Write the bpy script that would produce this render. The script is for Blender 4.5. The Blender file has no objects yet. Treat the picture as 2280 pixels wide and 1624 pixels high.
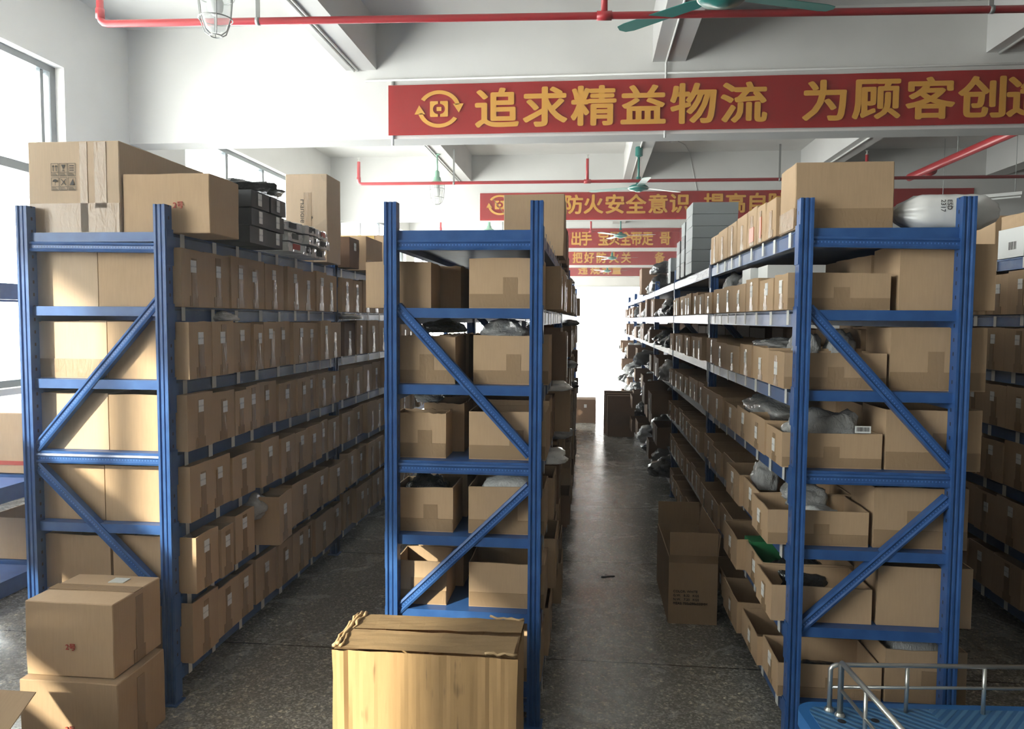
import bpy, bmesh, math, random
from mathutils import Vector, Matrix, noise
R = random.Random(7)
SC = bpy.context.scene
COL = SC.collection
PI = math.pi

# ---------------------------------------------------------------- camera, world, sun, exposure
cam_d = bpy.data.cameras.new('camera'); cam = bpy.data.objects.new('camera', cam_d); COL.objects.link(cam)
F_PX, YAW, PITCH, ROLL, CAM_H = 1668.8, 0.1018, 0.0601, 0.0064, 1.5625
cam_d.sensor_width = 36; cam_d.lens = F_PX / 2280 * 36; cam_d.clip_start = .05; cam_d.clip_end = 300
_f = Vector((-math.sin(YAW), math.cos(YAW), 0)); _r = Vector((math.cos(YAW), math.sin(YAW), 0)); _u = Vector((0, 0, 1))
_f2 = _f * math.cos(PITCH) - _u * math.sin(PITCH); _u2 = _u * math.cos(PITCH) + _f * math.sin(PITCH)
_r3 = _r * math.cos(ROLL) + _u2 * math.sin(ROLL); _u3 = _u2 * math.cos(ROLL) - _r * math.sin(ROLL)
cam.matrix_world = Matrix(((_r3.x, _u3.x, -_f2.x, 0), (_r3.y, _u3.y, -_f2.y, 0), (_r3.z, _u3.z, -_f2.z, CAM_H), (0, 0, 0, 1)))
SC.camera = cam
W = bpy.data.worlds.new('sky'); SC.world = W; W.use_nodes = True
W.node_tree.nodes['Background'].inputs[0].default_value = (1, .985, .95, 1)
W.node_tree.nodes['Background'].inputs[1].default_value = 12.0
sun_d = bpy.data.lights.new('sun', 'SUN'); sun = bpy.data.objects.new('sun', sun_d); COL.objects.link(sun)
sun_d.energy = 7.5; sun_d.angle = math.radians(1.2); sun_d.color = (1, .90, .74)
SUN_DIR = Vector((.6, .8, -.435)).normalized()
sun.rotation_euler = SUN_DIR.to_track_quat('-Z', 'Y').to_euler(); sun.location = (-12, -9, 12)
def portal(name, loc, rot, sx, sy):
    d = bpy.data.lights.new(name, 'AREA'); d.shape = 'RECTANGLE'; d.size = sx; d.size_y = sy
    d.cycles.is_portal = True
    o = bpy.data.objects.new(name, d); o.location = loc; o.rotation_euler = rot; COL.objects.link(o)
XL, XR, YB, YE, ZC = -4.88, 22.3, -11.0, 39.2, 4.58
WIN = [(b + 1.05, b + 5.2) for b in (-11.05, -4.8, 1.45, 7.7, 13.95, 20.2, 26.45, 32.7)]
WIN = [(a - .5 * (a > 14), b + .6 * (a > 14)) for a, b in WIN if a > -5]  # far-bay windows widened to let more light into the far bays
WZ0, WZ1 = .95, 3.87
for a, b in WIN:
    portal('window_daylight', (XL - .26, (a + b) / 2, (WZ0 + WZ1) / 2), (0, -PI / 2, 0), WZ1 - WZ0, b - a)
DX0, DX1, DZ = -4.2, 4.2, 3.36  # opening made wider than the doorway to brighten the far end
portal('door_daylight', ((DX0 + DX1) / 2, YE + .26, DZ / 2), (-PI / 2, 0, 0), DX1 - DX0, DZ)
VS = SC.view_settings
VS.view_transform = 'Standard'; VS.look = 'None'; VS.gamma = 1; VS.use_curve_mapping = False
VS.exposure = 0.85
SC.cycles.use_denoising = True
SC.cycles.use_adaptive_sampling = True; SC.cycles.adaptive_threshold = .02
SC.cycles.max_bounces = 7; SC.cycles.diffuse_bounces = 2; SC.cycles.glossy_bounces = 3; SC.cycles.transmission_bounces = 4
SC.cycles.transparent_max_bounces = 10; SC.cycles.caustics_reflective = False; SC.cycles.caustics_refractive = False
SC.cycles.sample_clamp_indirect = 6

# ---------------------------------------------------------------- materials
def newmat(name):
    m = bpy.data.materials.new(name); m.use_nodes = True
    return m, m.node_tree, m.node_tree.nodes['Principled BSDF']
def N(nt, t, **kw):
    n = nt.nodes.new(t)
    for k, v in kw.items():
        if k in n.inputs: n.inputs[k].default_value = v
        else: setattr(n, k, v)
    return n
def simple(name, col, rough=.5, metal=0, spec=.5, alpha=1, bump=0, bscale=40, coat=0):
    m, nt, b = newmat(name)
    b.inputs['Base Color'].default_value = (*col, 1); b.inputs['Roughness'].default_value = rough
    b.inputs['Metallic'].default_value = metal; b.inputs['Specular IOR Level'].default_value = spec
    b.inputs['Alpha'].default_value = alpha; b.inputs['Coat Weight'].default_value = coat
    if bump:
        tc = N(nt, 'ShaderNodeTexCoord'); n = N(nt, 'ShaderNodeTexNoise', Scale=bscale, Detail=3.0)
        bp = N(nt, 'ShaderNodeBump', Strength=bump, Distance=.01)
        nt.links.new(tc.outputs['Object'], n.inputs['Vector']); nt.links.new(n.outputs['Fac'], bp.inputs['Height'])
        nt.links.new(bp.outputs['Normal'], b.inputs['Normal'])
    return m
def ramp(nt, fac, stops):
    r = nt.nodes.new('ShaderNodeValToRGB'); e = r.color_ramp.elements
    while len(e) > 1: e.remove(e[-1])
    e[0].position = stops[0][0]; e[0].color = (*stops[0][1], 1)
    for p, c in stops[1:]:
        x = e.new(p); x.color = (*c, 1)
    nt.links.new(fac, r.inputs[0]); return r.outputs[0]
def cardboard(name, col, streak=0.0):
    m, nt, b = newmat(name)
    tc = N(nt, 'ShaderNodeTexCoord'); oi = N(nt, 'ShaderNodeObjectInfo')
    mp = N(nt, 'ShaderNodeMapping'); mp.inputs['Scale'].default_value = (1, 1, .08)
    nt.links.new(tc.outputs['Object'], mp.inputs[0])
    n = N(nt, 'ShaderNodeTexNoise', Scale=160.0, Detail=2.0); nt.links.new(mp.outputs[0], n.inputs['Vector'])
    n2 = N(nt, 'ShaderNodeTexNoise', Scale=7.0, Detail=4.0); nt.links.new(tc.outputs['Object'], n2.inputs['Vector'])
    mx = N(nt, 'ShaderNodeMath', operation='MULTIPLY'); mx.inputs[1].default_value = .22
    nt.links.new(n.outputs['Fac'], mx.inputs[0])
    ad = N(nt, 'ShaderNodeMath', operation='MULTIPLY_ADD'); ad.inputs[1].default_value = .25
    nt.links.new(n2.outputs['Fac'], ad.inputs[0]); nt.links.new(mx.outputs[0], ad.inputs[2])
    ob = N(nt, 'ShaderNodeMath', operation='MULTIPLY_ADD'); ob.inputs[1].default_value = .22
    nt.links.new(oi.outputs['Random'], ob.inputs[0]); nt.links.new(ad.outputs[0], ob.inputs[2])
    c = lambda k: tuple(x * k for x in col)
    out = ramp(nt, ob.outputs[0], [(0, c(.72)), (.7, c(1.2))])
    if streak:
        mp2 = N(nt, 'ShaderNodeMapping'); mp2.inputs['Scale'].default_value = (1, 1, .05)
        nt.links.new(tc.outputs['Object'], mp2.inputs[0])
        n3 = N(nt, 'ShaderNodeTexNoise', Scale=70.0, Detail=2.0); nt.links.new(mp2.outputs[0], n3.inputs['Vector'])
        n4 = N(nt, 'ShaderNodeTexNoise', Scale=9.0, Detail=2.0); nt.links.new(tc.outputs['Object'], n4.inputs['Vector'])
        mm = N(nt, 'ShaderNodeMath', operation='MULTIPLY'); nt.links.new(n3.outputs['Fac'], mm.inputs[0]); nt.links.new(n4.outputs['Fac'], mm.inputs[1])
        rr = ramp(nt, mm.outputs[0], [(.36, (1, 1, 1)), (.46, (.45, .45, .47))])
        mc = N(nt, 'ShaderNodeMix', data_type='RGBA', blend_type='MULTIPLY'); mc.inputs[0].default_value = streak
        nt.links.new(out, mc.inputs[6]); nt.links.new(rr, mc.inputs[7]); out = mc.outputs[2]
    nt.links.new(out, b.inputs['Base Color'])
    b.inputs['Roughness'].default_value = .75; b.inputs['Specular IOR Level'].default_value = .25
    bp = N(nt, 'ShaderNodeBump', Strength=.12, Distance=.002); nt.links.new(n.outputs['Fac'], bp.inputs['Height'])
    nt.links.new(bp.outputs['Normal'], b.inputs['Normal'])
    return m
M = {}
M['card'] = cardboard('kraft_cardboard', (.50, .345, .21))
M['card_old'] = cardboard('worn_cardboard', (.52, .33, .155), .8)
M['card_lit'] = cardboard('lit_flap_cardboard', (.60, .41, .22))  # paler than the worn body: light on the carton top put into the colour
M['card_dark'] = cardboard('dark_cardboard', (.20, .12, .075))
M['card_pale'] = cardboard('pale_cardboard', (.56, .42, .29))
def film(name, col, alpha, rough=.12, scale=60, strength=.8, spec=.7):
    m, nt, b = newmat(name)
    b.inputs['Base Color'].default_value = (*col, 1); b.inputs['Roughness'].default_value = rough
    b.inputs['Alpha'].default_value = alpha; b.inputs['Specular IOR Level'].default_value = spec
    tc = N(nt, 'ShaderNodeTexCoord'); n = N(nt, 'ShaderNodeTexNoise', Scale=scale, Detail=2.0, Distortion=1.5)
    mp = N(nt, 'ShaderNodeMapping'); mp.inputs['Scale'].default_value = (1, 1, .35)
    nt.links.new(tc.outputs['Object'], mp.inputs[0])
    bp = N(nt, 'ShaderNodeBump', Strength=strength, Distance=.006)
    nt.links.new(mp.outputs[0], n.inputs['Vector']); nt.links.new(n.outputs['Fac'], bp.inputs['Height'])
    nt.links.new(bp.outputs['Normal'], b.inputs['Normal'])
    return m
M['tape'] = film('brown_packing_tape', (.41, .275, .16), .8, .24, 40, .35, .4)
M['film'] = film('clear_plastic_film', (.2, .21, .22), .06, .1, 50, 1)
M['film_shiny'] = film('glossy_film_wrap', (.4, .41, .42), .5, .14, 40, 1, .9)
M['bag'] = film('grey_plastic_bag', (.42, .42, .41), .82, .18, 14, 1)
M['bag_white'] = film('white_plastic_bag', (.88, .87, .84), .93, .25, 10, .8)
M['bag_black'] = film('black_plastic_bag', (.02, .021, .023), 1, .16, 14, 1)
M['silver'] = film('silver_foil_pack', (.62, .62, .6), 1, .14, 20, 1)
M['black'] = simple('matt_black_plastic', (.018, .02, .024), .5)
M['dark'] = simple('dark_grey_fabric', (.05, .05, .05), .8)
M['grey_box'] = simple('grey_cardboard', (.27, .29, .29), .6)
M['white_box'] = simple('white_card', (.78, .78, .76), .6)
M['green_box'] = simple('green_card', (.03, .22, .08), .5)
def paper():
    m, nt, b = newmat('printed_label_paper')
    tc = N(nt, 'ShaderNodeTexCoord'); sp = N(nt, 'ShaderNodeSeparateXYZ'); nt.links.new(tc.outputs['Generated'], sp.inputs[0])
    a = N(nt, 'ShaderNodeMath', operation='COMPARE'); a.inputs[1].default_value = .5; a.inputs[2].default_value = .07
    nt.links.new(sp.outputs['Z'], a.inputs[0])
    n = N(nt, 'ShaderNodeTexNoise', Scale=9.0, Detail=1.0); nt.links.new(tc.outputs['Generated'], n.inputs['Vector'])
    g = N(nt, 'ShaderNodeMath', operation='GREATER_THAN'); g.inputs[1].default_value = .47; nt.links.new(n.outputs['Fac'], g.inputs[0])
    mu = N(nt, 'ShaderNodeMath', operation='MULTIPLY'); nt.links.new(a.outputs[0], mu.inputs[0]); nt.links.new(g.outputs[0], mu.inputs[1])
    nt.links.new(ramp(nt, mu.outputs[0], [(0, (.8, .79, .76)), (1, (.52, .52, .52))]), b.inputs['Base Color'])
    b.inputs['Roughness'].default_value = .6
    return m
M['paper'] = paper()
M['tag'] = simple('beam_tag_paper', (.68, .68, .64), .45)
def paint(name, slots=False, dots=False):
    m, nt, b = newmat(name)
    base = (.028, .092, .275)
    tc = N(nt, 'ShaderNodeTexCoord')
    n = N(nt, 'ShaderNodeTexNoise', Scale=14.0, Detail=5.0); nt.links.new(tc.outputs['Object'], n.inputs['Vector'])
    out = ramp(nt, n.outputs['Fac'], [(.3, tuple(x * .85 for x in base)), (.75, (.042, .118, .315))])
    if slots or dots:
        sp = N(nt, 'ShaderNodeSeparateXYZ'); nt.links.new(tc.outputs['Object'], sp.inputs[0])
        ax, per, hw, cross, cv, ch = ('Z', .05, .013, 'Y', .028, .0045) if slots else ('X', .012, .0032, 'Z', 0.0, .0028)
        q = N(nt, 'ShaderNodeMath', operation='PINGPONG'); q.inputs[1].default_value = per / 2; nt.links.new(sp.outputs[ax], q.inputs[0])
        l = N(nt, 'ShaderNodeMath', operation='LESS_THAN'); l.inputs[1].default_value = hw / 2; nt.links.new(q.outputs[0], l.inputs[0])
        c = N(nt, 'ShaderNodeMath', operation='COMPARE'); c.inputs[1].default_value = cv; c.inputs[2].default_value = ch; nt.links.new(sp.outputs[cross], c.inputs[0])
        mu = N(nt, 'ShaderNodeMath', operation='MULTIPLY'); nt.links.new(l.outputs[0], mu.inputs[0]); nt.links.new(c.outputs[0], mu.inputs[1])
        mc = N(nt, 'ShaderNodeMix', data_type='RGBA'); nt.links.new(mu.outputs[0], mc.inputs[0]); nt.links.new(out, mc.inputs[6])
        mc.inputs[7].default_value = (.005, .01, .03, 1) if slots else (.10, .22, .55, 1)
        out = mc.outputs[2]
    nt.links.new(out, b.inputs['Base Color'])
    b.inputs['Roughness'].default_value = .36; b.inputs['Specular IOR Level'].default_value = .32
    return m
M['blue'] = paint('blue_powder_coat'); M['blue_slot'] = paint('slotted_blue_powder_coat', slots=True); M['blue_dot'] = paint('perforated_blue_powder_coat', dots=True)
M['red'] = simple('red_pipe_paint', (.42, .022, .03), .35)
M['galv'] = simple('galvanised_steel', (.62, .62, .58), .32, .85)
M['steel'] = simple('dull_steel', (.3, .3, .29), .45, .6)
M['pvc'] = simple('white_conduit', (.72, .71, .68), .4)
M['fan'] = simple('green_fan_enamel', (.015, .17, .145), .3)
M['blade'] = simple('pale_green_fan_blade', (.22, .42, .38), .3)
M['lampgreen'] = simple('pale_green_lamp_housing', (.22, .42, .30), .4)
M['frame'] = simple('dark_window_aluminium', (.05, .065, .075), .4)
M['banner'] = simple('red_banner_cloth', (.58, .028, .03), .65, bump=.1, bscale=6)
M['gold'] = simple('golden_lettering', (.62, .30, .045), .65)
M['ink'] = simple('black_ink', (.03, .025, .022), .7)
M['redink'] = simple('red_ink', (.42, .06, .04), .7)
M['yellowtape'] = simple('yellow_tape', (.62, .40, .10), .3)
M['redtape'] = simple('red_label_film', (.55, .17, .09), .3)
M['pink'] = simple('pink_trim', (.6, .2, .25), .5)
def plaster(name, col):
    m, nt, b = newmat(name)
    tc = N(nt, 'ShaderNodeTexCoord'); n = N(nt, 'ShaderNodeTexNoise', Scale=1.3, Detail=6.0); nt.links.new(tc.outputs['Object'], n.inputs['Vector'])
    nt.links.new(ramp(nt, n.outputs['Fac'], [(.25, tuple(x * .9 for x in col)), (.6, col)]), b.inputs['Base Color'])
    b.inputs['Roughness'].default_value = .85; b.inputs['Specular IOR Level'].default_value = .2
    n2 = N(nt, 'ShaderNodeTexNoise', Scale=5.0, Detail=4.0); nt.links.new(tc.outputs['Object'], n2.inputs['Vector'])
    bp = N(nt, 'ShaderNodeBump', Strength=.15, Distance=.02); nt.links.new(n2.outputs['Fac'], bp.inputs['Height']); nt.links.new(bp.outputs['Normal'], b.inputs['Normal'])
    return m
M['plaster'] = plaster('white_plaster', (.67, .655, .625))
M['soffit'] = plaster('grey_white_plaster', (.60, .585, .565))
def terrazzo():
    m, nt, b = newmat('grey_terrazzo')
    tc = N(nt, 'ShaderNodeTexCoord'); V = tc.outputs['Object']
    v = N(nt, 'ShaderNodeTexVoronoi', Scale=130.0); nt.links.new(V, v.inputs['Vector'])
    v2 = N(nt, 'ShaderNodeTexVoronoi', Scale=70.0); nt.links.new(V, v2.inputs['Vector'])
    s = N(nt, 'ShaderNodeSeparateColor'); nt.links.new(v.outputs['Color'], s.inputs[0])
    s2 = N(nt, 'ShaderNodeSeparateColor'); nt.links.new(v2.outputs['Color'], s2.inputs[0])
    c1 = ramp(nt, s.outputs[0], [(0, (.18, .172, .155)), (.55, (.26, .248, .222)), (.85, (.38, .36, .32)), (1, (.52, .50, .45))])
    c2 = ramp(nt, s2.outputs[1], [(0, (1, 1, 1)), (.86, (1, 1, 1)), (.93, (1.7, 1.65, 1.5))])
    mc = N(nt, 'ShaderNodeMix', data_type='RGBA', blend_type='MULTIPLY'); mc.inputs[0].default_value = 1
    nt.links.new(c1, mc.inputs[6]); nt.links.new(c2, mc.inputs[7])
    n = N(nt, 'ShaderNodeTexNoise', Scale=2.2, Detail=7.0, Roughness=.62, Distortion=.6); nt.links.new(V, n.inputs['Vector'])
    c3 = ramp(nt, n.outputs['Fac'], [(.3, (.92, .92, .92)), (.7, (1.06, 1.05, 1.03))])
    m2 = N(nt, 'ShaderNodeMix', data_type='RGBA', blend_type='MULTIPLY'); m2.inputs[0].default_value = 1
    nt.links.new(mc.outputs[2], m2.inputs[6]); nt.links.new(c3, m2.inputs[7])
    sp = N(nt, 'ShaderNodeSeparateXYZ'); nt.links.new(V, sp.inputs[0])
    ad = N(nt, 'ShaderNodeMath', operation='ADD'); ad.inputs[1].default_value = 100 * 1.42 - 4.79; nt.links.new(sp.outputs['Y'], ad.inputs[0])
    pp = N(nt, 'ShaderNodeMath', operation='PINGPONG'); pp.inputs[1].default_value = .71; nt.links.new(ad.outputs[0], pp.inputs[0])
    lt = N(nt, 'ShaderNodeMath', operation='LESS_THAN'); lt.inputs[1].default_value = .004; nt.links.new(pp.outputs[0], lt.inputs[0])
    m3 = N(nt, 'ShaderNodeMix', data_type='RGBA'); nt.links.new(lt.outputs[0], m3.inputs[0]); nt.links.new(m2.outputs[2], m3.inputs[6]); m3.inputs[7].default_value = (.03, .028, .025, 1)
    nt.links.new(m3.outputs[2], b.inputs['Base Color'])
    n3 = N(nt, 'ShaderNodeTexNoise', Scale=3.4, Detail=8.0, Roughness=.68, Distortion=1.2); nt.links.new(V, n3.inputs['Vector'])
    rr = ramp(nt, n3.outputs['Fac'], [(.40, (.13, .13, .13)), (.62, (.33, .33, .33))])
    nt.links.new(rr, b.inputs['Roughness']); b.inputs['Specular IOR Level'].default_value = .75
    n5 = N(nt, 'ShaderNodeTexNoise', Scale=60.0, Detail=2.0); nt.links.new(V, n5.inputs['Vector'])
    bp = N(nt, 'ShaderNodeBump', Strength=.1, Distance=.003); nt.links.new(n5.outputs['Fac'], bp.inputs['Height']); nt.links.new(bp.outputs['Normal'], b.inputs['Normal'])
    return m
M['floor'] = terrazzo()
M['concrete'] = simple('pale_concrete', (.5, .48, .44), .8)
def glass():
    m = bpy.data.materials.new('window_glass'); m.use_nodes = True; nt = m.node_tree
    nt.nodes.clear(); o = nt.nodes.new('ShaderNodeOutputMaterial'); t = nt.nodes.new('ShaderNodeBsdfTransparent'); g = nt.nodes.new('ShaderNodeBsdfGlossy')
    t.inputs[0].default_value = (.95, .98, .98, 1); g.inputs['Roughness'].default_value = .03
    mx = nt.nodes.new('ShaderNodeMixShader'); mx.inputs[0].default_value = .07
    nt.links.new(t.outputs[0], mx.inputs[1]); nt.links.new(g.outputs[0], mx.inputs[2]); nt.links.new(mx.outputs[0], o.inputs[0])
    return m
M['glass'] = glass()
M['bowl'] = simple('dusty_lamp_glass', (.75, .78, .76), .08, alpha=.26)
def cart_top():
    m, nt, b = newmat('ribbed_blue_plastic')
    tc = N(nt, 'ShaderNodeTexCoord'); sp = N(nt, 'ShaderNodeSeparateXYZ'); nt.links.new(tc.outputs['Object'], sp.inputs[0])
    ab = N(nt, 'ShaderNodeMath', operation='ABSOLUTE'); nt.links.new(sp.outputs['X'], ab.inputs[0])
    su = N(nt, 'ShaderNodeMath', operation='SUBTRACT'); nt.links.new(sp.outputs['Y'], su.inputs[0]); nt.links.new(ab.outputs[0], su.inputs[1])
    pp = N(nt, 'ShaderNodeMath', operation='PINGPONG'); pp.inputs[1].default_value = .019; nt.links.new(su.outputs[0], pp.inputs[0])
    r = N(nt, 'ShaderNodeMapRange'); r.inputs[1].default_value = .007; r.inputs[2].default_value = .012; nt.links.new(pp.outputs[0], r.inputs[0])
    nt.links.new(ramp(nt, r.outputs[0], [(0, (.05, .17, .38)), (1, (.12, .29, .50))]), b.inputs['Base Color'])
    bp = N(nt, 'ShaderNodeBump', Strength=.6, Distance=.003); nt.links.new(r.outputs[0], bp.inputs['Height']); nt.links.new(bp.outputs['Normal'], b.inputs['Normal'])
    b.inputs['Roughness'].default_value = .45
    return m
M['cart'] = cart_top(); M['cartblue'] = simple('blue_plastic', (.04, .19, .5), .4)

# ---------------------------------------------------------------- builders
class MB:
    def __init__(s): s.bm = bmesh.new()
    def box(s, x0, x1, y0, y1, z0, z1):
        v = [s.bm.verts.new(p) for p in ((x0, y0, z0), (x1, y0, z0), (x1, y1, z0), (x0, y1, z0), (x0, y0, z1), (x1, y0, z1), (x1, y1, z1), (x0, y1, z1))]
        for f in ((3, 2, 1, 0), (4, 5, 6, 7), (0, 1, 5, 4), (1, 2, 6, 5), (2, 3, 7, 6), (3, 0, 4, 7)): s.bm.faces.new([v[i] for i in f])
        return s
    def prism(s, poly, z0, z1, mat=None):
        mt = mat or Matrix()
        a = [s.bm.verts.new(mt @ Vector((x, y, z0))) for x, y in poly]; b = [s.bm.verts.new(mt @ Vector((x, y, z1))) for x, y in poly]
        n = len(poly)
        s.bm.faces.new(a[::-1]); s.bm.faces.new(b)
        for i in range(n): s.bm.faces.new((a[i], a[(i + 1) % n], b[(i + 1) % n], b[i]))
        return s
    def tube(s, pts, r, n=8, closed=False):
        pts = [Vector(p) for p in pts]; rings = []; m = len(pts)
        rs = r if isinstance(r, (list, tuple)) else [r] * m
        ref = None
        for i, p in enumerate(pts):
            a = pts[(i - 1) % m] if (closed or i > 0) else p
            b = pts[(i + 1) % m] if (closed or i < m - 1) else p
            t = (b - a).normalized()
            if ref is None: ref = t.orthogonal().normalized()
            else:
                ref = ref - t * ref.dot(t)
                ref = ref.normalized() if ref.length > 1e-6 else t.orthogonal().normalized()
            q = t.cross(ref)
            rings.append([s.bm.verts.new(p + (ref * math.cos(2 * PI * k / n) + q * math.sin(2 * PI * k / n)) * rs[i]) for k in range(n)])
        for i in range(m if closed else m - 1):
            A, B = rings[i], rings[(i + 1) % m]
            for k in range(n): s.bm.faces.new((A[k], A[(k + 1) % n], B[(k + 1) % n], B[k]))
        if not closed:
            s.bm.faces.new(rings[0][::-1]); s.bm.faces.new(rings[-1])
        return s
    def lathe(s, prof, c=(0, 0, 0), n=20):
        c = Vector(c); rings = []
        for r, z in prof: rings.append([s.bm.verts.new(c + Vector((r * math.cos(2 * PI * k / n), r * math.sin(2 * PI * k / n), z))) for k in range(n)])
        for A, B in zip(rings, rings[1:]):
            for k in range(n): s.bm.faces.new((A[k], A[(k + 1) % n], B[(k + 1) % n], B[k]))
        if prof[0][0] > 1e-4: s.bm.faces.new(rings[0][::-1])
        if prof[-1][0] > 1e-4: s.bm.faces.new(rings[-1])
        return s
    def mesh(s, name, bevel=0, smooth=False):
        bm = s.bm
        if bevel:
            bmesh.ops.bevel(bm, geom=[e for e in bm.edges if len(e.link_faces) == 2 and e.calc_face_angle(0) > .5], offset=bevel, segments=1, affect='EDGES')
        bmesh.ops.recalc_face_normals(bm, faces=bm.faces)
        me = bpy.data.meshes.new(name); bm.to_mesh(me); bm.free()
        if smooth:
            for p in me.polygons: p.use_smooth = True
        return me
    def obj(s, name, mat, parent=None, bevel=0, smooth=False):
        return link(name, s.mesh(name, bevel, smooth), mat, parent)
def link(name, me, mat, parent=None, loc=None):
    if mat and not me.materials: me.materials.append(M[mat])
    o = bpy.data.objects.new(name, me); COL.objects.link(o)
    if parent: o.parent = parent
    if loc: o.location = loc
    return o
def tag(o, label, cat, group=None, kind=None):
    if label: o['label'] = label
    if cat: o['category'] = cat
    if group: o['group'] = group
    if kind: o['kind'] = kind
    return o
def thing(name, label, cat, loc=(0, 0, 0), rz=0, group=None):
    o = bpy.data.objects.new(name, None); COL.objects.link(o); o.empty_display_size = .1
    o.location = loc; o.rotation_euler = (0, 0, rz)
    return tag(o, label, cat, group)
def struct(name, mb, mat, bevel=0):
    o = mb.obj(name, mat, None, bevel); o['kind'] = 'structure'; return o
def copy_tree(o, parent=None):
    c = o.copy(); COL.objects.link(c)
    if parent: c.parent = parent
    for ch in list(o.children): copy_tree(ch, c)
    return c
def text_mesh(body, size, offset=0, sx=1, depth=.0):
    c = bpy.data.curves.new('lettering', 'FONT'); c.body = body; c.size = size; c.extrude = depth; c.resolution_u = 3
    o = bpy.data.objects.new('lettering', c); COL.objects.link(o)
    dg = bpy.context.evaluated_depsgraph_get(); dg.update()
    me = bpy.data.meshes.new_from_object(o.evaluated_get(dg))
    bpy.data.objects.remove(o); bpy.data.curves.remove(c)
    if offset:                                  # heavier strokes: the same outline laid down again, shifted a little
        bm = bmesh.new(); src = me.copy()
        for a in range(8):
            n0 = len(bm.verts); bm.from_mesh(src); bm.verts.ensure_lookup_table()
            for v in bm.verts[n0:]: v.co.z += .0002 * (a + 1); v.co.x += offset * math.cos(a * PI / 4); v.co.y += offset * .8 * math.sin(a * PI / 4)
        bm.to_mesh(me); bm.free(); bpy.data.meshes.remove(src)
    if sx != 1:
        for v in me.vertices: v.co.x *= sx
    me.materials.clear()
    return me
def text(name, body, size, mat, parent, loc, rot, offset=0, sx=1, center=False, depth=.0004):
    me = text_mesh(body, size, offset, sx, depth)
    if center:
        xs = [v.co.x for v in me.vertices]; ys = [v.co.y for v in me.vertices]
        cx, cy = (min(xs) + max(xs)) / 2, (min(ys) + max(ys)) / 2
        for v in me.vertices: v.co.x -= cx; v.co.y -= cy
    o = link(name, me, mat, parent, loc); o.rotation_euler = rot
    return o
UP = (PI / 2, 0, 0)                       # text standing up, read from -y
ORD = 'first second third fourth fifth sixth seventh eighth ninth tenth eleventh twelfth thirteenth fourteenth fifteenth sixteenth seventeenth eighteenth nineteenth twentieth'.split()
ORD += ['twenty-' + x for x in ORD[:9]] + ['thirtieth'] + ['thirty-' + x for x in ORD[:9]]
LV = ['lowest shelf', 'second shelf up', 'third shelf up', 'fourth shelf up', 'fifth shelf up', 'sixth shelf up', 'rack top']
Z0, DZS = .1464, .2914
ZL = [Z0 + DZS * k for k in range(7)]

# ---------------------------------------------------------------- room
struct('floor', MB().box(XL - .3, XR + .3, YB - .3, YE + .3, -.2, 0), 'floor')
struct('ceiling', MB().box(XL - .3, XR + .3, YB - .3, YE + .3, ZC, ZC + .2), 'plaster')
mb = MB(); ys = [YB - .3] + [v for w in WIN for v in w] + [YE + .3]
mb.box(XL - .24, XL, ys[0], ys[-1], 0, WZ0); mb.box(XL - .24, XL, ys[0], ys[-1], WZ1, ZC)
for i in range(0, len(ys), 2): mb.box(XL - .24, XL, ys[i], ys[i + 1], WZ0, WZ1)
struct('wall_left', mb, 'plaster')
struct('wall_right', MB().box(XR, XR + .24, YB - .3, YE + .3, 0, ZC), 'plaster')
struct('wall_back', MB().box(XL, XR, YB - .24, YB, 0, ZC), 'plaster')
mb = MB(); mb.box(XL, DX0, YE, YE + .24, 0, ZC); mb.box(DX1, XR, YE, YE + .24, 0, ZC); mb.box(DX0, DX1, YE, YE + .24, DZ, ZC)
struct('wall_far', mb, 'plaster')
mb = MB(); mb.box(DX0, DX0 + .06, YE + .06, YE + .2, 0, DZ); mb.box(DX1 - .06, DX1, YE + .06, YE + .2, 0, DZ); mb.box(DX0, DX1, YE + .06, YE + .2, DZ - .08, DZ)
struct('door_1', mb, 'galv')
struct('floor_outside', MB().box(-30, 30, YE + .3, 90, -.25, -.05), 'concrete')
BEAMS = (-4.8, 1.45, 7.7, 13.95, 20.2, 26.45, 32.7)
n = 0
for y in BEAMS:
    n += 1; struct(f'trim_{n}', MB().box(XL, XR, y - .06, y + .24, 3.4, ZC), 'plaster')
ends = [YB] + list(BEAMS) + [YE]
for i in range(len(ends) - 1):
    for x in (-2.35, .75, 3.85, 6.95, 10.05, 13.15, 16.25, 19.35):
        a = ends[i] + (.24 if i else 0); b = ends[i + 1] - (.06 if i < len(ends) - 2 else 0)
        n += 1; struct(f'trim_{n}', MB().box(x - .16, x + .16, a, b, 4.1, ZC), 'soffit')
for i, (a, b) in enumerate(WIN):
    mb = MB(); xo, xi = XL - .17, XL - .09
    mb.box(xo, xi, a, b, WZ0, WZ0 + .06); mb.box(xo, xi, a, b, WZ1 - .06, WZ1); mb.box(xo, xi, a, b, 2.84, 2.92)
    mb.box(xo, xi, a, a + .07, WZ0, WZ1); mb.box(xo, xi, b - .07, b, WZ0, WZ1)
    L = b - a
    for t in (.3, .58):
        y = a + L * t; mb.box(xo + .01, xi - .01, y - .035, y + .035, WZ0 + .06, WZ1 - .06)
    mb.box(xo + .02, xi - .02, b - .17, b - .13, 2.92, WZ1 - .06)
    o = struct(f'window_{i + 1}', mb, 'frame')
    p = MB().box(XL - .134, XL - .128, a + .02, b - .02, WZ0 + .02, WZ1 - .02).obj('window_pane', 'glass', o)

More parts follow.
